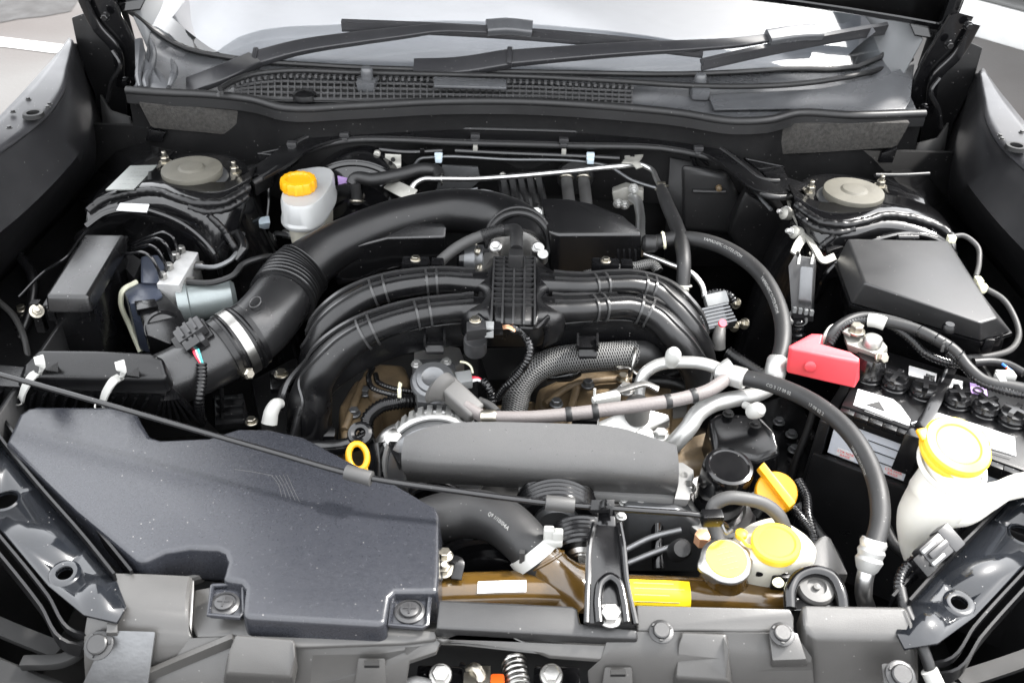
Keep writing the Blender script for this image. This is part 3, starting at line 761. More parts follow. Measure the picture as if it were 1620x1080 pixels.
wiper('windscreen wiper whose arm starts mid-scuttle and points to the battery side', [(655, 108, .02), (720, 106, .022), (806, 93, .024), (900, 85, .024), (1010, 77, .024), (1090, 73, .024), (1180, 66, .026), (1230, 58, .028)], 2,
      [(1110, 100, .016), (1200, 80, .016), (1300, 60, .016), (1430, 38, .016)], [(1215, 60, .030), (1260, 53, .030), (1298, 51, .030)])

# ================================================================== left of the bay
# relay box
t = T('relay_box', 'black relay box with smooth slanting lid left of the silver brake modulator', 'relay box')
lidpx = [(134, 370), (197, 371), (139, 468), (72, 467)]
A('lid', merge(pblock(lidpx, .868, .842, .006)), 'black_edge', t, bevel=.005, bseg=3)
A('lid_rim', pblock([(131, 371), (203, 373), (149, 483), (67, 482)], .8425, .836, .001), 'black', t, bevel=.0015)
A('base', pblock([(135, 380), (198, 382), (147, 484), (78, 483)], .8355, .69, -.006), 'black', t, bevel=.004)
for px, py in ((80, 488), (133, 490), (182, 430)):
    q = P(px, py, .838); A('lid_latch', box(q-Z*.008, (.010, .006, .022)), 'black', t, bevel=.001)
A('wire_outlet', pblock([(118, 520), (150, 522), (150, 535), (118, 533)], .70, .60), 'black', t, bevel=.003)
A('mount_post', merge(box(P(62, 500, .80), (.012, .012, .05))), 'black', t); stud(t, P(58, 492, .815), .007, .016, axis=(.5, -.6, .6))
g = pblock([(190, 415), (205, 398), (225, 412), (212, 440)], .80, .72)
A('connector_block', g, 'connector', t, bevel=.002)

# brake modulator
t = T('brake_modulator', 'silver aluminium brake modulator block with round motor and dark control module', 'brake unit')
A('valve_block', merge(prism(PL([(291, 396), (314, 399), (283, 451), (247, 449)], .825), PL([(297, 440), (322, 444), (300, 512), (262, 508)], .745))), 'cast_light', t, bevel=.002)
a, b = P(296, 480, .78), P(384, 466, .78)
A('pump_motor', lathe([(.033, -.014), (.033, .002), (.030, .004), (.030, .060), (.029, .066), (.024, .070), (.021, .073), (.002, .074)], a, b-a, 32), 'motor', t)
A('control_module', prism(PL([(196, 462), (214, 447), (250, 449), (258, 468), (236, 478), (205, 480)], .815), PL([(205, 520), (225, 510), (262, 512), (270, 535), (245, 560), (222, 556)], .72)), 'module_blue', t, bevel=.004)
A('module_rim', tube(PL([(216, 446, .817), (194, 460, .815), (191, 475, .80), (205, 515, .755), (222, 556, .72)]), .004, n=8), 'module_edge', t)
A('module_step', prism(PL([(222, 405), (250, 402), (262, 420), (252, 448), (222, 447)], .82), PL([(228, 430), (255, 430), (266, 445), (256, 470), (226, 470)], .775)), 'module_blue', t, bevel=.005)
A('module_plug', prism(PL([(213, 468), (244, 460), (258, 462), (286, 490), (298, 515), (270, 545), (232, 530)], .812), PL([(222, 515), (255, 505), (270, 508), (292, 530), (300, 545), (275, 575), (240, 566)], .74)), 'black', t, bevel=.005)
q = P(258, 520, .80); A('plug_lever', lathe([(.026, 0), (.026, .006), (.022, .008), (.020, .006), (.002, .006)], q, (.3, -.55, .78), 30), 'black_gloss', t)
A('plug_latch', prism(PL([(212, 476), (245, 472), (250, 484), (216, 490)], .818), PL([(214, 486), (248, 482), (252, 494), (218, 500)], .80)), 'black_gloss', t, bevel=.002)
for (px, py) in ((258, 440), (268, 425), (278, 408), (287, 398)): 
    A('port_nut', lathe([(.007, 0), (.007, .008), (.005, .010)], P(px, py, .826), Z, 6), 'steel', t)
for (px, py) in ((307, 421), (294, 446)):
    A('port_nut', lathe([(.007, 0), (.007, .014), (.005, .016)], P(px, py, .81), (1, 0, .1), 6), 'steel', t)
lab = 'thin black brake pipe arching from the relay box into the silver modulator block'
labs = ['thin black brake pipe making the highest arch into the far end of the silver modulator', 'thin black brake pipe just below the highest arch over the silver modulator', 'thin black brake pipe above the lowest one in the row feeding the modulator', 'thin black brake pipe in the lowest arch, bent down sharply beside the relay box']
for kk, l in enumerate(([(196, 392, .81), (215, 384, .84), (240, 373, .86), (260, 368, .868), (272, 374, .865), (279, 388, .85), (282, 400, .83)],
          [(194, 398, .81), (212, 390, .84), (232, 381, .86), (250, 378, .868), (262, 386, .865), (269, 400, .85), (273, 413, .83)],
          [(190, 404, .81), (207, 396, .84), (224, 390, .86), (240, 389, .868), (251, 397, .865), (259, 412, .85), (264, 426, .83)],
          [(186, 420, .80), (187, 405, .83), (205, 401, .86), (228, 400, .868), (240, 408, .865), (249, 424, .85), (255, 440, .83)])):
    hose('brake_pipe', labs[kk], l, 2.6, 'black_gloss', 'pipe', 'brake pipes into the modulator block', n=8)
hose('brake_pipe', 'dark brake pipe leaving the back of the silver modulator towards the reservoir', [(309, 421, .815), (345, 421, .82), (362, 413, .825), (376, 398, .83), (384, 370, .83)], 4, 'grey_metal', 'pipe', n=8)
hose('brake_pipe', 'dark sleeved brake pipe running over the modulator motor to the master cylinder', [(296, 446, .815), (340, 446, .818), (368, 436, .825), (385, 418, .83), (412, 408, .83), (440, 405, .82)], 5, 'rubber', 'pipe', n=8)
hose('wiring_loom', 'taped black wiring loom hanging beside the left wheel arch', [(352, 300, .85), (362, 330, .845), (372, 365, .84), (384, 395, .83), (372, 412, .82)], [6, 7, 8, 9, 7], 'black_gloss', 'wiring', n=10)
hose('washer_tube', 'thin bright-edged tube following the left wheel arch down to the relay box', [(148, 352, .85), (125, 380, .845), (104, 408, .84), (70, 430, .82), (30, 470, .80)], 2.5, 'black_gloss', 'pipe', n=8)

# brake fluid reservoir and booster
t = T('brake_booster', 'large black round brake booster drum behind the fluid reservoir', 'booster')
c = PY(566, 342, 1.55); r = 92*m_px(c)
A('drum', lathe([(r, .10), (r, .02), (r*.98, .008), (r*.94, .004), (r*.90, .006), (r*.74, -.004), (r*.70, -.016), (r*.45, -.022), (r*.42, -.03), (.03, -.034)], c, Y, 56), 'paint', t, sharp=30)
A('rim', torus(c+Y*.012, Y, r*.985, .003, 56), 'paint', t)
A('drum_label', prism([PY(x_, y_, 1.535) for x_, y_ in ((534, 278), (552, 282), (555, 306), (536, 300))], [PY(x_, y_, 1.54) for x_, y_ in ((534, 278), (552, 282), (555, 306), (536, 300))]), 'lilac', t)
t = T('brake_reservoir', 'translucent brake fluid reservoir with bright yellow round cap on a white master cylinder', 'reservoir')
outl = [(470, 267), (515, 263), (525, 267), (528, 280), (519, 300), (505, 318), (488, 327), (458, 327), (446, 320), (445, 304)]
tp_ = PL(outl, .885); c0 = sum(tp_, Vector())/len(tp_)
def sc_ring(ring, f, z): 
    c = sum(ring, Vector())/len(ring); return [Vector((c.x+(q.x-c.x)*f, c.y+(q.y-c.y)*f, z)) for q in ring]
tk = spline(tp_+[tp_[0]], 4)[:-1]
A('tank', loft([sc_ring(tk, .70, .798), sc_ring(tk, .80, .803), sc_ring(tk, .86, .838), sc_ring(tk, 1.0, .843)], True), 'white_tank', t)
A('tank_top', loft([sc_ring(tk, 1.03, .842), sc_ring(tk, 1.06, .845), sc_ring(tk, 1.06, .849), sc_ring(tk, 1.01, .853), sc_ring(tk, 1.0, .880), sc_ring(tk, .95, .885)], True), 'tank_grey', t)
q = P(473, 299, .885); r = 28*m_px(q)
cap = A('cap', lathe([(r*.94, 0), (r, .003), (r, .015), (r*.95, .019), (r*.72, .0195), (r*.68, .016), (r*.2, .0165), (.001, .0165)], q, Z, 60, lobe=lambda a: 1+.025*(1 if math.sin(a*15) > 0 else -1)), 'yellow', t, sharp=30)
q = P(492, 358, .79); A('neck', lathe([(.017, -.05), (.017, .0), (.014, .010), (.014, .03)], q, Z, 24), 'alu_white', t)
A('master_cylinder', merge(tube(PL([(468, 376, .745), (500, 362, .755), (560, 340, .775)]), [.015, .017, .018], n=18, res=3)), 'alu_white', t)
A('port_nut', lathe([(.008, 0), (.008, .016), (.006, .018)], P(462, 371, .75), (-1, .1, 0), 6), 'alu_white', t)
A('side_port', merge(cyl(P(510, 345, .80), P(545, 338, .80), .008), lathe([(.010, 0), (.010, .01)], P(515, 362, .77), (.7, -.6, .2), 6)), 'alu_white', t)
A('level_connector', merge(prism(PL([(530, 330), (552, 325), (566, 342), (540, 352)], .805), PL([(530, 345), (552, 340), (566, 357), (540, 367)], .785))), 'connector', t, bevel=.002)
hose('brake_pipe', 'short grey brake pipe curling down from the master cylinder port', [(456, 372, .75), (436, 370, .755), (420, 378, .75), (414, 396, .74), (412, 420, .73)], 4.5, 'grey_metal', 'pipe', n=8)
hose('brake_pipe', 'black brake pipe dropping from the bulkhead rail to a pale blue clip', [(448, 262, .88), (434, 276, .875), (426, 290, .87), (425, 320, .84), (423, 342, .82)], 3, 'black_gloss', 'pipe', n=8)
A('pipe_clip', prism(PL([(408, 344), (426, 341), (428, 352), (410, 355)], .83), PL([(408, 352), (424, 350), (426, 362), (410, 364)], .81)), 'bluegrey', None, 'pale blue plastic pipe clip left of the brake reservoir', 'clip', bevel=.002)
A('tower_bracket', strip(PL([(396, 292, .87), (392, 305, .86), (392, 325, .84)]), .012, .003, up=-Y), 'bracket', None, 'small bare metal bracket beside the left strut tower', 'bracket', bevel=.001)

# air filter box
t = T('air_filter_box', 'black ribbed air filter box with two white spring clips', 'filter box')
A('lid', prism(PL([(62, 552, .845), (150, 553, .845), (238, 557, .845), (258, 566, .84), (264, 590, .835), (262, 600, .83), (36, 596, .83), (40, 575, .84)]), PL([(55, 575, .80), (150, 578, .80), (245, 582, .80), (270, 590, .80), (276, 610, .80), (270, 622, .80), (25, 618, .80), (30, 598, .80)])), 'black', t, bevel=.008, bseg=3)
A('lid_flange', prism(PL([(-60, 572), (40, 580), (150, 586), (262, 594), (268, 604), (262, 622), (190, 620), (80, 614), (-80, 606)], .808), PL([(-60, 576), (40, 584), (150, 590), (262, 598), (268, 608), (262, 626), (190, 624), (80, 618), (-80, 610)], .798)), 'black', t, bevel=.0015)
A('base', prism(PL([(-60, 590), (262, 602), (284, 622), (252, 625), (-80, 612)], .797), PL([(-60, 650), (300, 662), (350, 686), (216, 696), (-80, 684)], .70)), 'black_soft', t, bevel=.003)
def face_rib(t0, t1, b0, b1, n, out):
    for i in range(n):
        u = (i+.5)/n; a, b = t0*(1-u)+t1*u, b0*(1-u)+b1*u
        A('rib', strip([a+out*.004-Z*.002, a*.4+b*.6+out*.004], .0035, .012, up=out, res=1), 'black', t)
face_rib(P(-60, 613, .797), P(247, 624, .797), P(-60, 684, .70), P(211, 695, .70), 17, Vector((0, -.9, .4)))
face_rib(P(255, 625, .797), P(282, 622, .797), P(226, 695, .70), P(345, 687, .70), 6, Vector((.25, -.9, .3)))
for (x, y) in ((0, 0), (128, 8)):
    cl = A('spring_clip', merge(strip(PL([(61+x, 563+y, .862), (64+x, 576+y, .855), (66+x, 586+y, .835)]), .012, .003, up=Vector((0, -.6, .8))), strip(PL([(64+x, 587+y, .830), (52+x, 594+y, .832), (41+x, 610+y, .818), (33+x, 632+y, .79)]), .011, .003, up=Vector((0, -.6, .8)))), 'white_plastic', t, bevel=.0008)
    A('clip_eye', torus(P(30+x, 634+y, .788), (0, -.6, .8), .006, .0018, 14, 6), 'steel', cl)
    A('clip_gusset', prism(PL([(72+x, 585+y, .85), (92+x, 572+y, .85), (92+x, 588+y, .84)]), PL([(72+x, 592+y, .81), (92+x, 590+y, .81), (92+x, 594+y, .81)])), 'black', t)
for k in range(3):
    A('flange_slot', slab(PL([(218+k*16, 595+k*.5), (231+k*16, 595.5+k*.5), (229+k*16, 602+k*.5), (215+k*16, 601+k*.5)], .8095), .002), 'deep', t)

# intake pipe with bellows
t = T('intake_pipe', 'wide black air intake pipe with ribbed bellows curving to the throttle', 'intake pipe')
cen = [(235, 612, .775), (300, 585, .785), (352, 556, .795), (398, 527, .805), (438, 484, .815), (468, 438, .825), (507, 404, .84), (562, 374, .855), (640, 346, .865), (725, 334, .865), (790, 344, .866), (822, 366, .862), (822, 392, .852)]
rad = [44, 46, 49, 51, 49, 45, 39, 35, 34, 35, 37, 42, 43]
pc = PL(cen); rc = [a_*m_px(p) for a_, p in zip(rad, pc)]
A('pipe_tail', tube(pc[:4], rc[:4], n=36, res=8), 'intake', t)
mid = pc[3:6]
full = spline(pc, 8); rfull = []
for i in range(len(full)):
    u = i/8; k = min(int(u), len(rc)-2); rfull.append(rc[k]+(rc[k+1]-rc[k])*(u-k))
# elbow: 20..33, bellows 33..41, head 41..
A('elbow', tube(full[22:35], rfull[22:35], n=36, res=1), 'intake', t)
bel = spline(full[34:44], 14); m_ = len(bel); rb = []
for i in range(m_):
    ph = (i/(m_-1))*9*2*math.pi; rb.append((rfull[34]+(rfull[43]-rfull[34])*i/(m_-1))*(1.04+.085*math.cos(ph)))
A('bellows', tube(bel, rb, n=36, res=1), 'intake', t, sharp=60)
A('head_pipe', tube(full[43:], rfull[43:], n=36, res=1), 'black_soft', t)
# cuff and clamp
def band(i, wd, f, nm, m, par, th=.0025):
    ax = (full[i+1]-full[i-1]).normalized(); r = rfull[i]*f
    return A(nm, lathe([(r, -wd/2), (r+th, -wd/2), (r+th, wd/2), (r, wd/2)], full[i], ax, 44), m, par), ax, r
band(20, .050, 1.02, 'cuff', 'black', t); cb, ax, r = band(20, .013, 1.085, 'hose_clamp', 'steel', t, .002)
A('cuff_bead', torus(full[18], (full[19]-full[17]), rfull[18]*1.05, .004, 40), 'black', t); A('cuff_bead', torus(full[22], (full[23]-full[21]), rfull[22]*1.04, .004, 40), 'black', t)
q = P(392, 590, .79); A('clamp_screw', merge(lathe([(.0085, 0), (.0085, .006), (.006, .008)], q, (.6, -.6, .3), 6), cyl(q, q-Vector((.6, -.6, .3)).normalized()*.022, .006)), 'zinc', cb)
vs_, fs_ = text_mesh('B', .010)
q = P(404, 478, .86); ax_ = axes((-.35, -.35, .87), (.85, -.1, .3)); A('moulding_mark', merge(torus(P(404, 478, .858), (-.35, -.35, .87), .009, .0009, 20, 6)), 'intake', t)
# resonator box hung on the pipe
A('resonator', prism(PL([(524, 380, .868), (608, 353, .872), (700, 352, .872), (706, 358, .87), (705, 376, .858), (614, 377, .86), (531, 398, .858)]), PL([(524, 440, .80), (608, 415, .80), (700, 405, .80), (706, 408, .80), (705, 424, .79), (620, 428, .79), (536, 452, .79)])), 'black_edge', t, bevel=.007, bseg=4)
A('resonator_seam', strip(PL([(530, 437, .808), (545, 443, .806), (620, 420, .808), (704, 414, .81)]), .004, .003, up=-Y, res=3), 'black', t)
# airflow sensor on the pipe tail
t = T('airflow_sensor', 'black airflow sensor plug with coloured wires on the intake pipe', 'sensor')
ax_ = axes((-.15, -.5, .85), (.75, .5, .3))
q = P(302, 525, .845)
A('sensor_body', merge(box(q, (.040, .022, .020), ax_), box(q-ax_[1]*.018-ax_[2]*.004, (.024, .016, .018), ax_)), 'connector', t, bevel=.003)
A('sensor_flange', box(q-ax_[2]*.014-ax_[0]*.004, (.052, .034, .008), ax_), 'black', t, bevel=.003)
for k in (-.010, 0, .010): A('flange_rib', box(q+ax_[0]*k+ax_[2]*.012, (.004, .018, .006), ax_), 'connector', t)
A('plug', box(P(306, 545, .835), (.022, .018, .020), ax_), 'black_gloss', t, bevel=.002)
for k, (mm, dx) in enumerate((('wire_red', -4), ('wire_red', -1.5), ('wire_white', 1), ('wire_teal', 3.5), ('wire_teal', 6))):
    A('wire', tube(PL([(307+dx, 549, .832), (312+dx*.8, 562, .828), (319+dx*.4, 576, .815)]), .0013, n=6), mm, t)
A('conduit', corr(PL([(319, 574, .818), (319, 600, .80), (315, 630, .78), (316, 655, .75), (325, 675, .70)]), .0075, .005), 'black', t)
hose('wiring_loom', 'ribbed black conduit hanging below the intake pipe clamp', [(350, 612, .76), (351, 640, .73), (350, 675, .68)], 4, 'black', 'wiring', n=8)
t = T('vacuum_elbow', 'short white printed elbow sleeve beside the left intake runner', 'hose sleeve')
A('sleeve', tube(PL([(426, 670, .735), (430, 650, .75), (436, 640, .755), (444, 638, .75)]), [.011, .010, .009, .007], n=14), 'white_plastic', t)
A('hose_end', tube(PL([(424, 682, .72), (426, 668, .735)]), .009, n=12, res=1), 'rubber', t)
A('bracket_screw', merge(slab(PL([(425, 585), (470, 582), (470, 612), (428, 615)], .70), .01)), 'paint', None, 'dark bracket with silver screw under the intake pipe bend', 'bracket', bevel=.002)

# ================================================================== engine, middle of the bay
blk = T('engine_block', 'brown oil-stained engine castings showing beneath the black intake manifold', 'engine')
for l, z, zb in (([(536, 640), (560, 600), (590, 590), (600, 640), (585, 690), (540, 690)], .70, .5), ([(572, 585), (600, 572), (640, 575), (650, 600), (630, 622), (585, 625)], .715, .5),
                 ([(850, 612), (905, 588), (990, 580), (1060, 592), (1065, 640), (1060, 690), (860, 690)], .69, .5), ([(1050, 660), (1120, 650), (1130, 730), (1060, 740)], .68, .5),
                 ([(760, 640), (850, 630), (850, 700), (760, 700)], .66, .5)):
    A('casting', pblock(l, z, zb, .02), 'block_brown', blk, bevel=.012, bseg=3)
for px, py in ((560, 655), (578, 622), (612, 590), (930, 610), (985, 600), (880, 640), (1085, 690), (1100, 665)):
    bolt(blk, P(px, py, .703), .0075, .010, m='zinc' if px % 2 else 'grey_metal')
for l in ([(545, 680, .70), (560, 640, .708), (575, 605, .708), (592, 588, .70)], [(862, 640, .698), (900, 612, .702), (960, 600, .702), (1050, 604, .698)], [(900, 680, .69), (905, 640, .698), (915, 605, .70)], [(985, 680, .69), (988, 640, .698), (990, 595, .70)]):
    A('cast_rib', tube(PL(l), .006, n=10), 'block_brown', blk)
A('crankcase', pblock([(480, 560), (1120, 560), (1130, 820), (500, 820)], .60, .42), 'deep', blk)
A('cylinder_head', pblock([(395, 600), (470, 560), (500, 700), (420, 720)], .62, .42), 'paint_dull', blk, bevel=.01)
A('rear_housing', pblock([(700, 300), (960, 300), (1000, 440), (680, 440)], .72, .42), 'paint_dull', blk, bevel=.01)
A('rocker_cover', pblock([(1120, 660, .735), (1140, 650, .74), (1205, 655, .74), (1225, 680, .735), (1238, 715, .72), (1200, 730, .71), (1130, 720, .715)], None, .55, .01), 'black_gloss', blk, bevel=.014, bseg=4)
bolt(blk, P(1152, 655, .742), .006, .006, m='ink'); bolt(blk, P(1195, 672, .742), .006, .006, m='ink')
for px, py in ((1080, 758), (1088, 772)): bolt(blk, P(px, py, .74), .008, .008, m='steel')
t = T('engine_hanger', 'black pipe shapes and valves in shadow behind the right intake runners', 'engine pipe')
for l in ([(1000, 600, .72), (1080, 610, .72), (1130, 640, .70)], [(1040, 600, .70), (1090, 580, .72), (1120, 560, .74)], [(1090, 540, .72), (1130, 600, .70)]):
    A('pipe', tube(PL(l), .010, n=10), 'paint_dull', t)

# intake manifold
def spline_rows(rows): return [list(x_) for x_ in zip(*[spline(list(c_), 3) for c_ in zip(*rows)])]
im = T('intake_manifold', 'glossy black plastic intake manifold with four arched runners and ribbed centre grid', 'intake manifold')
sec = rrect(.040, .036, .42, 5)
LR = [(790, 452, .868), (735, 447, .868), (707, 445, .868), (665, 448, .866), (623, 455, .862), (573, 472, .850), (540, 493, .836), (515, 518, .815), (500, 548, .785), (492, 580, .745)]
LF = [(790, 492, .855), (735, 490, .855), (707, 492, .855), (665, 498, .852), (623, 509, .846), (580, 526, .835), (540, 552, .815), (512, 582, .79), (496, 612, .76), (490, 645, .73), (490, 682, .69)]
RR = [(835, 452, .868), (890, 453, .868), (925, 454, .868), (970, 451, .866), (1007, 452, .862), (1043, 464, .850), (1072, 490, .836), (1093, 518, .815), (1106, 548, .785), (1114, 580, .745)]
RF = [(835, 492, .855), (890, 490, .855), (925, 489, .855), (965, 486, .852), (1002, 487, .846), (1040, 503, .835), (1070, 532, .815), (1092, 565, .785), (1106, 598, .75), (1112, 630, .72)]
for l, s_ in ((LR, [1.0, .8, .8, .85, .9, .95, 1, 1, 1]), (RR, [1.0, .8, .8, .85, .9, .95, 1, 1, 1]), (LF, [1.15, .85, .85, .9, .95, 1.05, 1.15, 1.3, 1.5, 1.6]), (RF, [1.15, .85, .85, .9, .95, 1, 1.05, 1.1, 1.1])):
    pts = PL(l); rn = A('runner', sweep(pts, sec, res=8, scale=s_), 'manifold', im, sharp=50)
    sp_ = spline(pts, 8); ss = lerp_list(s_, len(sp_))
    # weld flange along the back shoulder of the runner and pairs of ribs
    for off, zz, wd in ((.55, .40, .006), (-.10, .52, .003)):
        fl_ = []
        for i, q in enumerate(sp_):
            a, b = sp_[max(i-1, 0)], sp_[min(i+1, len(sp_)-1)]; tt = (b-a).normalized(); sd_ = tt.cross(Z).normalized()
            if sd_.y < 0: sd_ = -sd_
            uu = sd_.cross(tt) if sd_.cross(tt).z > 0 else tt.cross(sd_)
            fl_.append(q+sd_*(.040*ss[i]*off)+uu*(.036*ss[i]*zz))
        A('weld_flange', strip(fl_[6:-6], wd, .004, res=1), 'rib_highlight', rn)
    n_ = len(sp_)
    for fr_ in (.27, .31, .47, .51):
        i = int(fr_*n_); a, b = sp_[i-1], sp_[i+1]; tt = (b-a).normalized(); s = ss[i]
        sd_ = tt.cross(Z).normalized(); uu = sd_.cross(tt)
        ring = [sp_[i]+sd_*(x_*s*1.13)+uu*(y_*s*1.2) for x_, y_ in sec]
        A('rib', loft([[q-tt*.0016 for q in ring], [q+tt*.0016 for q in ring]]), 'rib_highlight', rn, sharp=60)
arch = [(474, 690, .70), (488, 645, .735), (515, 605, .765), (560, 572, .79), (620, 545, .805), (700, 528, .815), (780, 524, .815), (860, 528, .815), (930, 522, .815), (1000, 522, .81), (1050, 538, .80), (1085, 565, .775), (1105, 600, .74)]
A('lower_flange', sweep(PL(arch), rrect(.012, .042, .3), res=6), 'black', im)
A('lower_flange_edge', tube([q+Vector((0, -.004, .022)) for q in PL(arch)], .003, n=8), 'black', im)
ft = A('runner_foot', pblock([(458, 672, .705), (520, 668, .705), (532, 676, .705), (530, 690, .70), (462, 690, .70)], None, .66), 'black', im, bevel=.004)
A('runner_foot', pblock([(1092, 610, .74), (1122, 600, .74), (1130, 640, .73), (1100, 650, .73)], None, .66), 'black', im, bevel=.004)
# plenum and ribbed grid
def gp(u, v, dz=0.):
    x = (782-5*v)*(1-u)+(846+0*v)*u; y = 408*(1-v)+(512+3*u)*v
    z = .893-.012*v*v-.012*max(0, v-.75)*4*max(0, v-.75)-.006*(2*u-1)**2
    return P(x, y, z+dz)
rows = [[gp(u/8, v/12) for u in range(9)] for v in range(13)]
c0 = [[q-Z*.06 for q in r_] for r_ in rows]
A('plenum', sheet(rows), 'manifold', im, solid=.004)
A('plenum_body', prism(PL([(776, 412), (852, 412), (872, 440), (866, 470), (872, 500), (850, 520), (772, 516), (752, 498), (758, 468), (754, 440)], .872), PL([(776, 470), (852, 470), (872, 490), (866, 510), (872, 540), (850, 550), (772, 550), (752, 535), (758, 508), (754, 490)], .80)), 'black', im, bevel=.008, bseg=3)
for i in range(5): A('rib', strip([gp(i/4, v/12, .003) for v in range(13)], .0028, .006, res=1), 'rib_highlight', im)
for sd, u0 in ((-1, 0), (1, 1)):
    rows = []
    for v, ex in ((0, 6), (.10, 14), (.18, 30), (.28, 46), (.40, 46), (.50, 26), (.58, 20), (.66, 28), (.76, 46), (.88, 40), (1., 14)):
        e0 = gp(u0, v); px_ = 782-5*v if sd < 0 else 846; py_ = 408+104*v+(3*v if sd > 0 else 0)
        e1 = P(px_+sd*ex*.5, py_+2, e0.z-.010); e2 = P(px_+sd*ex, py_+6, .855)
        rows.append(spline([e0+Z*.001, e1, e2, e2-Z*.03], 4))
    A('plenum_shoulder', sheet(spline_rows(rows)), 'black', im, solid=.003, sharp=70)
for v in (0, .055, .12, .18, .25, .32, .40, .48, .56, .63, .71): A('rib', strip([gp(u/6, v, .0026) for u in range(7)], .0024, .005, res=1), 'rib_highlight', im)
for px, py in ((690, 548), (932, 555)):
    A('cover_bracket', merge(prism(PL([(px-18, py-24), (px+14, py-24), (px+14, py-6), (px-17, py-6)], .822), PL([(px-18, py-19), (px+14, py-19), (px+14, py-1), (px-17, py-1)], .815)), prism(PL([(px-19, py-8, .82), (px+14, py-8, .82), (px+12, py+8, .81), (px-16, py+8, .81)]), PL([(px-19, py-3, .815), (px+14, py-3, .815), (px+12, py+13, .805), (px-16, py+13, .805)]))), 'black', im, bevel=.0015)
    for dx in (-18, 13): A('bracket_gusset', strip(PL([(px+dx, py-24, .829), (px+dx, py-4, .823)]), .003, .012, res=1), 'black', im)
for px, py in ((658, 422), (957, 424)):
    q = P(px, py, .862); A('mount_lug', box(q, (.040, .022, .024)), 'black', im, bevel=.003); bolt(im, q+Z*.012, .006, .006, m='zinc'); A('mount_lug', box(q+Vector((.032, 0, 0)), (.018, .02, .024)), 'black', im, bevel=.003)

# throttle body
t = T('throttle_body', 'cast aluminium throttle body between intake pipe and manifold grid', 'throttle')
c = P(815, 402, .845); axd = Vector((0, -1, .12)).normalized()
A('housing', lathe([(.046, -.07), (.046, -.03), (.040, -.028), (.040, .0), (.044, .002), (.044, .012), (.03, .014)], c, axd, 36), 'alu', t)
for px, py in ((784, 388), (851, 390)):
    q = P(px, py, .882); A('boss', lathe([(.0095, -.05), (.0095, -.002), (.007, .0)], q, Vector((0, -.55, .83)), 18), 'alu', t); bolt(t, q+Vector((0, -.002, .0)), .006, .006, axis=(0, -.55, .83), m='alu_white')
c2 = P(762, 412, .845)
A('actuator', lathe([(.026, -.004), (.027, .012), (.024, .016), (.024, .024), (.018, .026), (.018, .04)], c2-X*.022, X, 28), 'grey_metal', t); A('actuator_cover', lathe([(.001, -.016), (.022, -.015), (.027, -.011), (.027, -.004)], c2-X*.022, X, 28), 'black_gloss', t)
A('cast_web', pblock([(765, 398), (790, 398), (792, 432), (762, 432)], .868, .80), 'alu', t, bevel=.004)
for px, py in ((752, 388), (757, 398), (760, 424)): bolt(t, P(px, py, .868), .005, .006, axis=(-1, -.3, .4), m='zinc')
A('hose_collar', merge(torus(P(820, 384, .858), (0, -1, .25), .0475, .005, 44), torus(P(820, 378, .862), (0, -1, .25), .050, .003, 44)), 'rubber', t)
A('side_boss', lathe([(.008, 0), (.008, .02)], P(858, 412, .86), (0, -.5, .85), 16), 'alu', t)
t = T('breather_hose', 'grey breather hose looping from the manifold over the throttle body', 'hose')
A('hose', tube(PL([(690, 438, .84), (693, 420, .855), (712, 400, .87), (740, 382, .885), (765, 372, .895)]), .0085, n=16), 'rubber_grey', t)
A('sleeve', corr(PL([(762, 373, .894), (785, 366, .90), (805, 364, .905)]), .0095, .003, .08), 'rubber', t)
A('elbow', tube(PL([(803, 364, .905), (814, 364, .912), (817, 378, .916), (817, 395, .912)]), [.0085, .010, .0095, .009], n=14), 'rubber', t)
A('elbow_foot', box(P(816, 409, .908), (.021, .020, .022)), 'rubber', t, bevel=.003)
t = T('intake_chamber', 'black angular plastic air chamber behind the right manifold runners', 'air chamber')
A('shell', prism(PL([(855, 313, .90), (900, 314, .902), (940, 322, .90), (985, 344, .895), (1012, 362, .885), (1016, 373, .875), (884, 373, .88), (868, 366, .885)]), PL([(862, 385, .83), (905, 386, .83), (945, 392, .83), (988, 405, .82), (1012, 415, .81), (1014, 440, .79), (884, 440, .80), (870, 428, .81)])), 'black_edge', t, bevel=.007, bseg=4)
for k in range(4): A('rib', strip(PL([(978+9*k, 395, .868), (979+9*k, 418, .845)]), .003, .010, up=-Y, res=1), 'black', t)
A('braided_sleeve', tube(PL([(925, 436, .84), (965, 428, .845), (1005, 422, .845), (1035, 420, .84), (1042, 430, .835)]), .008, n=12), 'braid', t)

# sensor and loom on the manifold front
t = T('pressure_sensor', 'black pressure sensor plugged into the front of the intake manifold', 'sensor')
A('sensor_body', merge(prism(PL([(738, 508), (768, 505), (770, 520), (738, 524)], 0.888), PL([(738, 524), (768, 521), (770, 536), (738, 540)], 0.865)), cyl(P(752, 535, .85), P(752, 555, .825), .016, 20)), 'connector', t, bevel=.002)
bolt(t, P(752, 507, 0.889), .006, .005)
A('plug', prism(PL([(766, 512), (794, 510), (796, 520), (766, 524)], 0.882), PL([(766, 520), (794, 518), (796, 530), (766, 532)], 0.865)), 'black_gloss', t, bevel=.0015)
A('plug_collar', box(P(774, 521, 0.877), (.012, .016, .016)), 'conn_grey', t, bevel=.001)
for k in (-2, 0, 2): A('wire', tube(PL([(794, 518+k, 0.875), (804, 517+k, 0.878), (815, 522+k, 0.875)]), .0014, n=6), 'copper', t)
A('conduit', corr(PL([(812, 520, 0.876), (829, 530, .85), (838, 548, .84), (835, 568, .825), (820, 590, .80), (800, 612, .775), (786, 630, .75)]), .0058, .0045, .16), 'black_gloss', t)
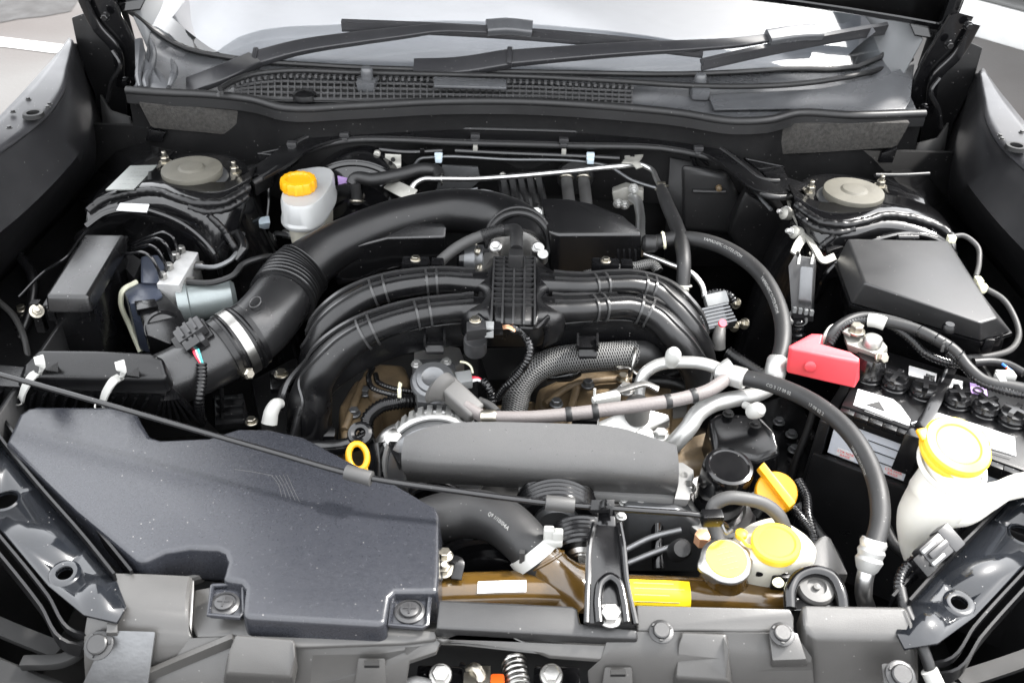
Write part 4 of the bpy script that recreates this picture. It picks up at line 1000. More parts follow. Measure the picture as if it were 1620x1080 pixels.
A('front_duct', pblock([(755, 548), (850, 545), (870, 570), (820, 600), (770, 600)], .70, .6), 'paint_dull', None, 'dark moulded web under the manifold between sensor and braided hose', 'engine part', bevel=.01)

# EGR valve, alternator, boot
t = T('exhaust_valve', 'grey cast exhaust gas valve with round dome and two bolts under the manifold', 'valve')
A('valve_plate', prism(PL([(652, 575), (658, 568), (708, 566), (720, 575), (728, 620), (700, 640), (660, 635)], .775), PL([(652, 590), (658, 583), (708, 581), (720, 590), (728, 635), (700, 655), (660, 650)], .755)), 'grey_metal', t, bevel=.003)
A('valve_body', pblock([(655, 550), (700, 545), (728, 548), (735, 570), (715, 585), (655, 582)], .768, .69), 'alu', t, bevel=.005)
q = P(686, 606, .775); A('dome', lathe([(.032, 0), (.032, .006), (.029, .010), (.024, .011), (.023, .015), (.016, .017), (.012, .015), (.001, .015)], q, (0, -.35, .94), 36), 'grey_metal', t, sharp=30)
for px, py in ((659, 577), (706, 573)): bolt(t, P(px, py, .776), .006, .006, m='alu_white')
A('connector', prism(PL([(718, 588), (745, 584), (748, 602), (720, 607)], .782), PL([(718, 600), (745, 596), (748, 614), (720, 619)], .765)), 'conn_grey', t, bevel=.002)
for k, mm in enumerate(('wire_red', 'wire_red', 'wire_white', 'wire_white')): A('wire', tube(PL([(746, 596+k*2.5, .775), (756, 597+k*1.5, .776), (766, 604+k, .77)]), .0013, n=6), mm, t)
A('conduit', corr(PL([(763, 602, .772), (772, 612, .768), (778, 625, .758), (777, 640, .745), (772, 655, .73)]), .0068, .0045, .16), 'black_gloss', t)
A('cable_tie', tube(PL([(728, 572, .785), (738, 574, .785), (745, 580, .782), (748, 590, .778)]), .0016, n=6), 'cream', t)
for l in ([(590, 582, .745), (583, 598, .75), (590, 614, .75), (612, 622, .748), (650, 628, .74)], [(594, 592, .74), (600, 606, .745), (620, 614, .745), (655, 620, .74)]):
    A('conduit_loop', corr(PL(l), .0042, .004, .16), 'black_gloss', t)
A('cable_tie', strip(PL([(633, 606, .765), (632, 618, .765), (632, 628, .755)]), .005, .003, up=-Y), 'cream', t)
A('thick_conduit', corr(PL([(668, 634, .735), (630, 636, .74), (600, 644, .735), (583, 660, .725), (578, 685, .71), (574, 705, .70)]), .0105, .005, .14, n=16), 'black_gloss', t)
t = T('alternator', 'finned cast aluminium alternator half hidden by the grey belt cover', 'alternator')
ac = PY(690, 722, 1.01); axa = Vector((.05, -1, .35)).normalized(); av = axes(axa)
A('casing', lathe([(.03, -.02), (.056, -.012), (.062, .0), (.062, .05), (.055, .055), (.02, .06)], ac, axa, 48), 'grey_metal', t)
for k in range(20):
    a = R(-10+k*10.8); d = av[0]*math.cos(a)+av[1]*math.sin(a)
    A('fin', box(ac+d*.0635-axa*-.006, (.012, .0075, .040), (d, axa.cross(d), axa)), 'alu_white', t, bevel=.001)
A('front_ring', torus(ac+axa*.026, axa, .066, .0045, 48), 'alu_white', t); A('rear_ring', torus(ac-axa*.010, axa, .060, .005, 48), 'alu_white', t)
A('lug', merge(strip(PL([(612, 712, .735), (640, 690, .75), (680, 665, .765)]), .02, .012)), 'alu_white', t, bevel=.003)
q = P(624, 692, .765); bolt(t, q, .0095, .007, axis=(0, -.4, .9), m='steel'); A('mount_arm', prism(PL([(612, 695), (636, 690), (642, 712), (632, 735), (618, 712)], .764), PL([(612, 705), (636, 700), (642, 722), (632, 745), (618, 722)], .74)), 'black_gloss', t, bevel=.002)
for k in range(5): A('fin', tube(PL([(608+k*4, 745-k*3, .70), (612+k*5, 725-k*2, .715), (626+k*3, 712, .725)]), .003, n=8), 'alu_white', t)
A('terminal_cover', pblock([(655, 640), (680, 628), (720, 632), (745, 648), (735, 660), (690, 650), (660, 660)], .748, .71), 'rubber', t, bevel=.004)
t = T('terminal_boot', 'grey rubber boot and sleeved cable joining the pink-grey cloth hose', 'cable boot')
A('boot', loft([disc_ring(P(688, 618, .80), Vector((.75, -.6, -.1)), .019, 20), disc_ring(P(697, 612, .815), Vector((.75, -.6, -.1)), .022, 20), disc_ring(P(707, 615, .812), Vector((.75, -.6, -.1)), .018, 20), disc_ring(P(712, 619, .808), Vector((.75, -.6, -.1)), .016, 20)]), 'boot_grey', t)
ax_ = axes((.2, -.4, .9), (.75, -.62, -.1)); A('boot_box', box(P(728, 632, .80), (.060, .028, .026), ax_), 'boot_grey', t, bevel=.005, bseg=3)
A('cable', tube(PL([(735, 641, .80), (752, 652, .795), (770, 662, .79)]), .0085, n=16), 'cloth_hose', t)
t = T('cloth_hose', 'pink-grey cloth covered hose lying along the back of the belt cover', 'hose')
hp = PL([(776, 660, .795), (840, 660, .80), (900, 655, .805), (960, 648, .812), (1020, 640, .818), (1080, 630, .822), (1120, 618, .826), (1145, 602, .828), (1160, 590, .83)])
A('hose', tube(hp, [.0085, .0088, .009, .009, .009, .009, .009, .009], n=18), 'cloth_hose', t)
A('hose_end', lathe([(.009, -.012), (.0105, -.008), (.0105, .006), (.009, .008)], hp[0], hp[1]-hp[0], 18), 'zinc', t)
hs_ = spline(hp, 10)
for i in (20, 27, 46, 54): A('tape_band', lathe([(.0096, -.004), (.0100, -.003), (.0100, .003), (.0096, .004)], hs_[i], hs_[i+1]-hs_[i-1], 18), 'rubber', t)
hose('small_hose', 'short grey rubber stub hose behind the cloth hose end', [(758, 634, .785), (772, 640, .785), (787, 652, .785)], 7, 'rubber_grey', n=12)

# braided hose
t = T('braided_hose', 'thick silver-black braided hose arching below the right manifold runners', 'hose')
hp = PL([(812, 668, .70), (815, 640, .725), (822, 612, .75), (842, 588, .77), (875, 572, .782), (920, 565, .788), (965, 562, .788), (1000, 560, .785), (1022, 562, .775)])
A('hose', tube(hp, [.019, .0195, .02, .02, .02, .02, .02, .019], n=24, res=8), 'braid', t)
A('rubber_end', tube(PL([(1000, 560, .785), (1020, 562, .78), (1032, 572, .765)]), [.0195, .021, .020], n=20), 'rubber', t)
A('clamp', torus(P(1000, 572, .782), (1, -.1, -.1), .0215, .0018, 28, 6), 'steel', t)
for k in range(2): A('clamp_tail', tube(PL([(975+k*3, 580+k*2, .785), (995, 582, .78), (1008, 592, .775)]), .0018, n=6), 'steel', t)
t = T('vacuum_valve', 'small glossy black valve lying inside the curve of the braided hose', 'valve')
A('valve', merge(tube(PL([(865, 597, .735), (882, 596, .737)]), .006, n=12, res=1), tube(PL([(880, 596, .737), (900, 592, .74), (915, 586, .742)]), [.008, .011, .009], n=14)), 'black_gloss', t)

# compressor bracket with sensor
t = T('compressor_bracket', 'bright cast bracket and sensor behind the right end of the belt cover', 'bracket')
A('casting', merge(prism(PL([(942, 668, .76), (985, 650, .765), (1030, 648, .765), (1058, 655, .76), (1060, 664, .755), (1020, 680, .75), (1000, 695, .745), (950, 690, .75)]), PL([(942, 685, .74), (985, 668, .74), (1030, 664, .74), (1058, 668, .74), (1060, 676, .735), (1020, 695, .73), (1000, 710, .73), (950, 705, .73)]))), 'alu_white', t, bevel=.004)
A('boss', lathe([(.016, -.03), (.016, .0), (.012, .004)], P(1020, 692, .745), (0, -.4, .9), 22), 'alu_white', t)
A('valve_cap', lathe([(.018, -.03), (.018, -.006), (.015, 0), (.004, .002)], P(1010, 634, .785), Z, 24), 'boot_grey', t)
bolt(t, P(990, 618, .79), .009, .010, m='alu'); A('lever', strip(PL([(960, 625, .80), (990, 615, .805), (1025, 608, .805), (1042, 616, .80)]), .010, .004), 'alu', t, bevel=.001)
A('sensor_plug', merge(box(P(960, 630, .80), (.036, .013, .012), axes(Z, (.9, .35, 0))), box(P(945, 633, .80), (.014, .010, .009), axes(Z, (.9, .35, 0)))), 'white_plastic', t, bevel=.002)
A('tie_tail', cyl(P(940, 630, .80), P(941, 615, .815), .0018), 'white_plastic', t)
A('joint_gasket', slab(PL([(908, 656), (950, 655), (945, 666), (905, 664)], .775), .008), 'black', t); bolt(t, P(1045, 690, .745), .009, .01, m='alu_white')

# belt cover
t = T('belt_cover', 'smooth grey plastic belt cover at the front of the engine', 'cover')
cxs = [(0, 0)]
rows_px = [[(640, 690, .812), (668, 678, .822), (705, 670, .826), (760, 667, .827), (830, 668, .827), (900, 670, .827), (960, 673, .827), (1005, 683, .824), (1045, 696, .819), (1070, 704, .814)],
           [(636, 708, .803), (668, 700, .811), (705, 697, .813), (760, 696, .814), (830, 697, .814), (900, 699, .814), (960, 702, .814), (1005, 709, .812), (1045, 716, .809), (1073, 722, .804)],
           [(635, 730, .788), (668, 729, .793), (705, 730, .794), (760, 732, .794), (830, 735, .794), (900, 739, .794), (960, 742, .794), (1005, 745, .793), (1045, 748, .791), (1074, 750, .786)],
           [(637, 744, .775), (668, 745, .779), (705, 746, .780), (760, 748, .780), (830, 752, .780), (900, 756, .780), (960, 759, .780), (1005, 762, .779), (1045, 765, .777), (1073, 767, .773)],
           [(642, 752, .763), (668, 753, .765), (705, 755, .765), (760, 758, .765), (830, 762, .765), (900, 765, .765), (960, 769, .765), (1005, 772, .764), (1045, 774, .763), (1069, 777, .761)]]
rows = [spline(PL(r_), 3) for r_ in rows_px]
rows = [list(x_) for x_ in zip(*[spline(list(c_), 3) for c_ in zip(*rows)])]  # columns refined
# rows now indexed [along depth? -> transpose back]
b0 = [q-Z*.05+Y*.0 for q in rows[0]]
rows = [b0]+rows+[[q+Vector((0, .01, -.02)) for q in rows[-1]]]
lcol = [r_[0]+Vector((.002, 0, -.03)) for r_ in rows]; rcol = [r_[-1]+Vector((-.002, 0, -.03)) for r_ in rows]
rows = [[lcol[i]]+rows[i]+[rcol[i]] for i in range(len(rows))]
A('cover_shell', sheet(rows), 'cover', t, sharp=50)
A('backing_plate', prism(PL([(820, 775), (1092, 790), (1098, 742), (1080, 730), (820, 745)], .748), PL([(820, 785), (1085, 802), (1098, 757), (1080, 742), (820, 757)], .735)), 'grey_plastic', t, bevel=.003)
for px, py in ((987, 795), (1013, 796), (983, 817)): bolt(t, P(px, py, .735), .005, .005, m='alu_white')
# dipstick
t = T('oil_dipstick', 'bright yellow looped oil dipstick handle beside the alternator', 'dipstick')
c = P(566, 722, .775); ax_ = axes((.1, -.62, .78), (.9, .2, .1))
ring = []
for k in range(33):
    a = 2*math.pi*k/32; ring.append(c+ax_[0]*(.0115*math.cos(a))+ax_[1]*(.0165*math.sin(a)))
A('loop', tube(ring, .0042, n=10, res=1, flat=1.), 'yellow', t); A('handle_stem', merge(strip([c-ax_[1]*.015, c-ax_[1]*.04-ax_[2]*.01], .020, .006, up=ax_[2], res=1)), 'yellow', t, bevel=.001)
A('dipstick_tube', tube(PL([(574, 755, .74), (590, 790, .68)]), .006, n=10), 'paint', t)
t = T('lower_hose', 'glossy black pipe and connector coil behind the dipstick loop', 'engine pipe')
A('pipe', tube(PL([(470, 706, .69), (520, 708, .70), (560, 702, .715), (590, 690, .725)]), .011, n=14), 'black_gloss', t)
A('pipe', tube(PL([(596, 700, .72), (600, 730, .70), (600, 760, .68)]), .016, n=14), 'black_gloss', t)
A('coil', torus(P(570, 686, .74), (0, -.5, .85), .012, .006, 20, 8), 'black_gloss', t)
A('elbow', tube(PL([(600, 712, .70), (615, 690, .715), (640, 678, .72)]), .012, n=12), 'alu', t)

# ================================================================== right of the bay
t = T('fuse_box', 'large black fuse box with faceted five-sided lid behind the battery', 'fuse box')
A('lid', prism(PL([(1341, 377), (1500, 380), (1578, 503), (1550, 511), (1367, 447)], .895), PL([(1322, 415), (1512, 412), (1600, 525), (1552, 540), (1346, 480)], .855)), 'lid_black', t, bevel=.004, bseg=3)
A('lid_rim', prism(PL([(1320, 416), (1513, 413), (1602, 526), (1552, 542), (1344, 482)], .8545), PL([(1320, 421), (1513, 418), (1602, 531), (1552, 547), (1344, 487)], .848)), 'black', t, bevel=.0015)
A('base', prism(PL([(1326, 425), (1510, 420), (1592, 530), (1550, 545), (1350, 486)], .8475), PL([(1335, 500), (1510, 500), (1570, 600), (1540, 620), (1360, 570)], .74)), 'black', t, bevel=.005)
for px, py in ((1575, 535), (1562, 545)): A('lid_latch', box(P(px, py, .848), (.014, .008, .022)), 'black', t, bevel=.002)
A('hinge_lug', merge(cyl(P(1420, 376, .89), P(1452, 376, .89), .005, 12)), 'black', t); A('side_lug', box(P(1505, 378, .885), (.012, .010, .010)), 'cream', t, bevel=.001)
A('corner_bracket', prism(PL([(1300, 368), (1338, 362), (1335, 390), (1308, 398)], .87), PL([(1300, 385), (1338, 380), (1335, 408), (1308, 416)], .84)), 'black', t, bevel=.003)
t = T('wire_loop', 'grey cable loop hooked along the outer side of the fuse box', 'wiring')
A('cable', tube(PL([(1500, 376, .885), (1525, 373, .887), (1545, 388, .88), (1549, 415, .87), (1544, 438, .865)]), .004, n=10), 'rubber_grey', t)
A('cable', tube(PL([(1556, 455, .86), (1585, 472, .85), (1604, 500, .84), (1612, 528, .83), (1600, 552, .825), (1570, 562, .825), (1525, 566, .825)]), .0045, n=10), 'rubber_grey', t)
A('cable_clip', merge(box(P(1548, 445, .865), (.010, .014, .010)), box(P(1554, 455, .862), (.012, .010, .010)), cyl(P(1550, 450, .865), P(1556, 462, .862), .004, 8)), 'cream', t, bevel=.001)
t = T('control_unit', 'upright black control unit with grey block face hung left of the fuse box', 'control unit')
cu_ax = axes((.45, -.75, .45), (.8, .2, .1))
A('frame', prism(PL([(1247, 420, .86), (1258, 402, .87), (1290, 408, .868), (1288, 425, .86), (1285, 498, .80), (1252, 492, .80)]), PL([(1250, 432, .845), (1260, 415, .855), (1292, 420, .853), (1290, 437, .845), (1287, 510, .785), (1254, 505, .785)])), 'connector', t, bevel=.002)
A('relay_face', prism(PL([(1266, 420, .872), (1287, 422, .872), (1284, 478, .825), (1262, 475, .825)]), PL([(1266, 428, .862), (1287, 430, .862), (1284, 486, .815), (1262, 483, .815)])), 'grey_metal', t, bevel=.003)
for k in range(4): A('frame_slot', box(P(1257+k*9, 490+k*1.5, .808), (.005, .006, .008)), 'conn_grey', t)
for px in (1262, 1283): A('hook', tube(PL([(px, 400, .878), (px+2, 408, .88), (px+1, 418, .872)]), .003, n=8), 'steel', t)
A('strut_coil', corr(PL([(1262, 505, .79), (1262, 540, .755), (1263, 580, .71)]), .012, .010, .25, n=16), 'black_gloss', t); A('coil_ring', torus(P(1262, 503, .79), (0, -.3, .9), .013, .003, 20, 6), 'grey_plastic', t)
t = T('unit_bracket', 'bare metal bracket strip with two studs right of the bulkhead', 'bracket')
A('strip', merge(strip(PL([(1250, 318, .875), (1256, 335, .87), (1264, 352, .868), (1276, 372, .868), (1290, 395, .865), (1302, 412, .86), (1320, 406, .86)]), .011, .004, up=Vector((.2, -.6, .7)))), 'bracket', t, bevel=.001)
A('strip', strip(PL([(1275, 372, .868), (1262, 388, .866), (1256, 402, .862)]), .014, .004, up=Vector((.2, -.6, .7))), 'bracket', t, bevel=.001)
for px, py in ((1244, 336), (1258, 367)): stud(t, P(px, py, .87), .007, .02, axis=(-.8, -.4, .3), m='alu_white'); 
for px, py in ((1246, 338), (1262, 368)): A('rubber_mount', lathe([(.010, 0), (.010, .014), (.007, .016)], P(px+3, py+1, .868), (-.8, -.4, .3), 18), 'bracket', t)
t = T('heater_housing', 'dark insulated housing with small white label at the bulkhead corner', 'housing')
A('shell', prism([PY(x_, y_, 1.50) for x_, y_ in ((1180, 300), (1235, 335), (1255, 380), (1245, 440), (1190, 440), (1150, 370))], [PY(x_, y_, 1.60) for x_, y_ in ((1180, 285), (1235, 315), (1255, 355), (1245, 410), (1190, 410), (1150, 345))]), 'paint_dull', t, bevel=.012, bseg=3)
f = [PY(x_, y_, 1.492) for x_, y_ in ((1231, 381), (1239, 393), (1228, 417), (1221, 406))]
A('label', prism(f, [q+Y*.003 for q in f]), 'sticker', t)
A('label_text', text_on('HC 7', .010, (f[0]+f[2])/2-Y*.001, f[3]-f[0], f[1]-f[0], -.0008), 'ink', t)
A('insulation', sheet([[PY(1060, 250, 1.62), PY(1120, 262, 1.62), PY(1170, 290, 1.61)], [PY(1055, 330, 1.60), PY(1120, 340, 1.60), PY(1190, 350, 1.60)], [PY(1050, 420, 1.60), PY(1120, 420, 1.60), PY(1200, 420, 1.60)]]), 'rubber', t, solid=.004)
hose('control_cable', 'thin pale cable slanting from the bulkhead rail to the bracket studs', [(1145, 262, .885), (1178, 285, .88), (1200, 310, .875), (1220, 332, .87)], 3, 'grey_metal', 'cable', n=8)
hose('control_cable', 'thin dark tube running along the foot of the right bulkhead pad', [(1385, 277, .90), (1430, 277, .90), (1470, 275, .90)], 3, 'rubber', 'cable', n=8)

# solenoid behind the refrigerant pipes
t = T('purge_solenoid', 'grey ribbed solenoid with connectors right of the manifold end', 'solenoid')
ax_ = axes((-.1, -.6, .8), (1, .15, .2))
A('head', merge(box(P(1133, 476, .815), (.034, .020, .024), ax_)), 'conn_grey', t, bevel=.003)
for k in range(6): A('fin', box(P(1128, 490, .808)-ax_[1]*(.0055*k), (.044+.002*k, .003, .028), ax_), 'grey_metal', t)
A('core', box(P(1129, 505, .80), (.036, .034, .020), ax_), 'grey_metal', t, bevel=.003)
A('neck', tube(PL([(1140, 518, .80), (1137, 535, .79), (1138, 552, .775)]), [.008, .010, .009], n=14), 'boot_grey', t)
A('port', lathe([(.006, 0), (.006, .004), (.003, .004)], P(1142, 512, .815), (.2, -.6, .8), 14), 'wire_red', t)
A('conduit', corr(PL([(1150, 556, .775), (1170, 570, .77), (1190, 583, .765), (1215, 598, .76)]), .0095, .005, .16, n=14), 'black_gloss', t)
A('conduit', corr(PL([(1118, 466, .815), (1135, 462, .82), (1155, 468, .818), (1160, 476, .81)]), .0065, .0045, .16), 'black_gloss', t)
A('alu_stub', tube(PL([(1020, 402, .84), (1060, 418, .84), (1098, 435, .835), (1110, 450, .825), (1115, 470, .815)]), .0045, n=10), 'alu_pipe', t)
for px, py, l in ((1165, 480, 0), (1178, 512, 1), (1162, 516, 2)): stud(t, P(px, py, .78), .006, .016, axis=(-.7, -.5, .4), m='zinc')

# hoses and pipes
t = T('coolant_hose', 'foam covered heater hose coming down from the bright bulkhead pipe', 'hose')
A('hose', tube(PL([(1046, 298, .885), (1056, 325, .88), (1068, 352, .872), (1078, 382, .865), (1082, 420, .85), (1080, 455, .825)]), [.0095, .011, .0115, .0115, .011, .0105], n=18), 'rubber', t)
A('hose_clip', merge(torus(P(1047, 297, .886), (.3, -.5, -.8), .0105, .002, 20, 6), box(P(1046, 290, .893), (.014, .006, .004))), 'zinc', t)
A('hose_clip', merge(torus(P(1081, 452, .827), (0, -.4, -.9), .0118, .002, 20, 6), box(P(1084, 460, .83), (.010, .006, .008))), 'bracket', t)
A('pipe_tail', tube(PL([(1080, 450, .83), (1079, 480, .80)]), .008, n=12), 'alu_pipe', t)
t = T('bulkhead_pipe', 'bright metal pipe running across the bulkhead between two foam hoses', 'pipe')
A('pipe', tube(PL([(648, 306, .865), (655, 292, .875), (668, 284, .882), (690, 283, .885), (750, 283, .887), (800, 280, .888), (900, 271, .89), (980, 263, .892), (1015, 261, .893), (1030, 268, .89), (1038, 282, .887), (1044, 294, .885)]), .0046, n=12), 'alu_pipe', t)
A('foam_hose', tube(PL([(556, 292, .865), (560, 284, .872), (590, 284, .876), (630, 277, .88), (670, 268, .884), (690, 270, .885), (697, 282, .883)]), [.010, .0105, .011, .0112, .0112, .0105, .009], n=18), 'rubber', t)
A('hose_drop', tube(PL([(562, 290, .87), (564, 308, .85), (564, 322, .835)]), .009, n=14), 'rubber', t); A('hose_clip', merge(torus(P(564, 318, .84), (0, -.4, -.9), .0105, .0025, 18, 6)), 'zinc', t)
A('hose_clip', torus(P(699, 284, .882), (1, 0, 0), .009, .0016, 18, 6), 'steel', t)
A('pipe_bracket', merge(slab(PL([(988, 246), (1018, 244), (1008, 262), (990, 258)], .895), .004), strip(PL([(985, 256, .898), (1005, 258, .90), (1012, 266, .895)]), .014, .003)), 'bracket', t, bevel=.001)
for px, py in ((694, 248), (934, 250)): A('pipe_clip', merge(box(PY(px, py-3, 1.615), (.014, .010, .012)), box(PY(px, py+4, 1.612), (.012, .012, .010))), 'bluegrey', t, bevel=.002)
A('thin_pipe', tube([PY(655, 262, 1.62), PY(665, 251, 1.62), PY(680, 249, 1.62), PY(800, 252, 1.62), PY(940, 258, 1.62), PY(960, 262, 1.62), PY(1000, 285, 1.60), PY(1040, 298, 1.58)], .003, n=8), 'grey_metal', t)
t = T('heater_stubs', 'pair of short grey heater hoses with spring clips leaving the bulkhead', 'hoses')
for px in (896, 923):
    A('stub_hose', tube([PY(px, 281, 1.60), PY(px+2, 298, 1.575), PY(px+4, 316, 1.53), PY(px+6, 335, 1.48)], .0105, n=16), 'rubber_grey', t); A('spring_clip', merge(torus(PY(px, 282, 1.597), (0, -.6, -.4), .0115, .002, 18, 6), box(PY(px-6, 276, 1.60), (.004, .004, .008)), box(PY(px+6, 276, 1.60), (.004, .004, .008))), 'zinc', t)
A('grommet', lathe([(.034, 0), (.032, .010), (.020, .014)], PY(910, 278, 1.64), -Y, 30), 'rubber', t)
t = T('expansion_valve', 'bright metal expansion valve block with bent pipe on the right bulkhead', 'valve')
A('valve_block', prism([PY(x_, y_, 1.56) for x_, y_ in ((968, 304), (990, 296), (1018, 302), (1018, 318), (985, 330), (972, 325))], [PY(x_, y_, 1.60) for x_, y_ in ((968, 296), (990, 288), (1018, 294), (1018, 310), (985, 320), (972, 316))]), 'bracket', t, bevel=.003)
A('bent_pipe', tube([PY(1000, 312, 1.55), PY(1008, 318, 1.53), PY(1012, 335, 1.50), PY(1013, 365, 1.44), PY(1015, 400, 1.38)], .008, n=14), 'alu_pipe', t)
for px, py in ((988, 324), (1002, 298), (978, 322)): stud(t, PY(px, py, 1.555), .006, .012, axis=-Y, m='alu_white')
A('heat_shield', prism([PY(x_, y_, 1.60) for x_, y_ in ((700, 262), (756, 265), (760, 285), (735, 308), (690, 302))], [PY(x_, y_, 1.61) for x_, y_ in ((700, 260), (756, 263), (760, 283), (735, 305), (690, 300))]), 'grey_metal', None, 'wrinkled grey foil shield behind the bright bulkhead pipe', 'heat shield', bevel=.001)
t = T('bulkhead_tunnel', 'ribbed dark heat shield tunnel below the middle of the bulkhead pipe', 'heat shield')
for k in range(5): A('rib', strip([PY(795+k*14, 276, 1.60), PY(800+k*14, 300, 1.57), PY(806+k*14, 325, 1.52)], .010, .006, up=-Y), 'rubber', t)
A('tunnel', sheet([[PY(785, 276, 1.605), PY(855, 276, 1.605)], [PY(790, 300, 1.575), PY(862, 300, 1.575)], [PY(798, 330, 1.52), PY(868, 330, 1.52)]]), 'paint_dull', t, solid=.004); bolt(t, PY(848, 338, 1.49), .008, .012, axis=(0, -.6, .7), m='alu_white')
t = T('hanger_bracket', 'bare metal angle bracket holding the foam hose at the bulkhead', 'bracket')
A('upper_leg', strip([PY(622, 244, 1.60), PY(622, 262, 1.595), PY(622, 275, 1.58)], .028, .003, up=-Y), 'bracket', t, bevel=.001)
A('lower_leg', strip([PY(615, 290, 1.54), PY(640, 303, 1.50), PY(655, 310, 1.49)], .024, .003, up=Vector((0, -.6, .7))), 'bracket', t, bevel=.001)
A('bracket_hole', lathe([(.004, 0), (.004, .003)], PY(622, 252, 1.597), -Y, 12), 'ink', t)

t = T('refrigerant_hose', 'fat black lettered hose sweeping from white pipe fitting over the battery to the front', 'hose')
hpx = [(1176, 597, .832), (1205, 603, .836), (1250, 618, .842), (1300, 645, .848), (1345, 685, .848), (1376, 735, .842), (1391, 785, .834), (1392, 825, .822), (1383, 862, .81)]
hpA = PL(hpx); A('hose', tube(hpA, .0112, n=22, res=8), 'rubber', t)
A('crimp', lathe([(.0135, -.004), (.015, 0), (.0135, .006), (.0155, .010), (.0135, .016), (.0155, .020), (.012, .030), (.009, .034)], P(1382, 858, .812), P(1370, 905, .785)-P(1382, 858, .812), 24), 'alu_white', t)
A('pipe_end', tube(PL([(1374, 892, .79), (1368, 915, .775), (1366, 940, .755), (1372, 960, .73)]), .0095, n=16), 'alu_pipe', t)
A('fitting', lathe([(.009, -.03), (.0135, -.026), (.0145, -.004), (.0145, .010), (.0125, .012)], P(1166, 596, .831), P(1205, 606, .836)-P(1150, 590, .83), 24), 'alu_white', t)
A('fitting_saddle', tube(PL([(1148, 600, .82), (1146, 582, .835), (1156, 575, .84)]), .009, n=12), 'alu_white', t)
A('pipe', tube(PL([(1010, 640, .765), (1012, 612, .785), (1018, 593, .80), (1036, 579, .812), (1075, 573, .822), (1112, 575, .828), (1150, 588, .831)]), .0085, n=18), 'alu_white', t)
A('service_cap', lathe([(.009, -.012), (.009, -.004), (.0105, .0), (.0105, .010), (.007, .016), (.001, .0175)], P(1064, 566, .833), (0, -.3, .95), 22), 'white_plastic', t)
hose_texts(t, 'ink_white', hpA, .0112, [('CO 3 17 09 02', .0062, .17, 22), ('17 09 02 2', .0062, .36, 18), ('HNBR-CSM OUTER', .0055, .66, 12)])
t = T('return_hose', 'black lettered hose arching from bulkhead to white fitting beside the red terminal cover', 'hose')
hpB = PL([(1030, 386, .855), (1050, 380, .86), (1085, 377, .866), (1125, 384, .87), (1165, 402, .872), (1200, 430, .87), (1225, 468, .863), (1238, 510, .852), (1238, 545, .84), (1230, 578, .826)])
A('hose', tube(hpB, .0115, n=22, res=8), 'rubber', t)
hose_texts(t, 'ink_white', hpB, .0115, [('YAMASHIMC OUTER:EPDM', .0066, .33, 50), ('YAMASHIMC OUTER:EPDM', .0066, .68, 50)])
A('hose_clip', merge(torus(hpB[1], hpB[2]-hpB[0], .0122, .0025, 20, 6)), 'cream', t)
A('end_plug', lathe([(.010, 0), (.014, .004), (.014, .02), (.010, .024)], P(1040, 386, .857), (-1, 0, 0), 18), 'rubber', t)
A('crimp', lathe([(.0125, -.006), (.0145, -.002), (.0145, .022), (.012, .026), (.009, .03)], P(1230, 572, .828), P(1221, 612, .805)-P(1230, 572, .828), 24), 'alu_white', t)
A('pipe', tube(PL([(1224, 598, .815), (1216, 614, .808), (1195, 624, .802), (1160, 631, .80), (1125, 640, .795), (1103, 655, .787), (1090, 675, .775), (1070, 698, .755), (1058, 712, .735)]), [.010, .010, .0105, .011, .0115, .012, .012, .012, .012], n=20), 'alu_white', t)
A('service_cap', merge(cyl(P(1178, 640, .80), P(1190, 646, .805), .005), lathe([(.009, -.008), (.0105, -.002), (.0105, .008), (.007, .014), (.001, .0155)], P(1194, 650, .808), (.4, -.5, .7), 22)), 'white_plastic', t)

# battery
t = T('car_battery', 'black car battery with round cell caps, white stickers and silver front label', 'battery')
zt = .812
FL, FR, BR_, BL = P(1330, 640, zt), P(1700, 772, zt), P(1700, 640, zt), P(1376, 545, zt)
ux = (FR-FL).normalized(); uy = Z.cross(ux)
Lx = (FR-FL).length; Ly = abs((BL-FL).dot(uy))
def bq(u, v, dz=0.): return FL+ux*(Lx*u)+uy*(Ly*v)+Z*dz
def buv(px, py):
    d = P(px, py, zt)-FL; return d.dot(ux)/Lx, d.dot(uy)/Ly
A('case', prism([bq(0, 0), bq(1, 0), bq(1, 1), bq(0, 1)], [bq(0, 0, -.2), bq(1, 0, -.2), bq(1, 1, -.2), bq(0, 1, -.2)]), 'black', t, bevel=.005)
A('case_ledge', prism([bq(-.01, -.045, -.010), bq(1.0, -.045, -.010), bq(1.0, 0.0, -.010), bq(-.01, 0.0, -.010)], [bq(-.01, -.045, -.022), bq(1, -.045, -.022), bq(1, .0, -.022), bq(-.01, .0, -.022)]), 'black', t, bevel=.0015)
for k in range(15): A('ledge_tooth', box(bq(.04+k*.065, -.035, -.006), (.018, .010, .008), (ux, uy, Z)), 'black', t, bevel=.001)
key = None
for i, (px, py) in enumerate(((1373, 600), (1413, 613), (1458, 626), (1511, 640), (1556, 654), (1598, 668), (1645, 684))):
    q = P(px, py, zt); r = .0165
    g = merge(lathe([(r*1.12, 0), (r*1.12, .004), (r*1.02, .005), (r*1.02, .008), (r*1.08, .010), (r, .013), (r*.95, .017), (r*.3, .018)], Vector(), Z, 26), box((0, 0, .020), (r*1.7, r*.4, .007)), box((0, 0, .020), (r*.4, r*1.7, .007)))
    if key is None:
        key, _ = to_mesh('cell_cap', g, 30); key.materials.append(MATS['black_gloss'])
    put('cell_cap', key, None, t, q, (0, 0, .5+i*.37))
def stick(l, m, nm='sticker', lift=.0012): return A(nm, slab([q+Z*lift for q in PL(l, zt)], .001), m, t)
stick([(1357, 616), (1412, 632), (1424, 642), (1440, 664), (1438, 674), (1350, 641)], 'sticker', 'warning_sticker')
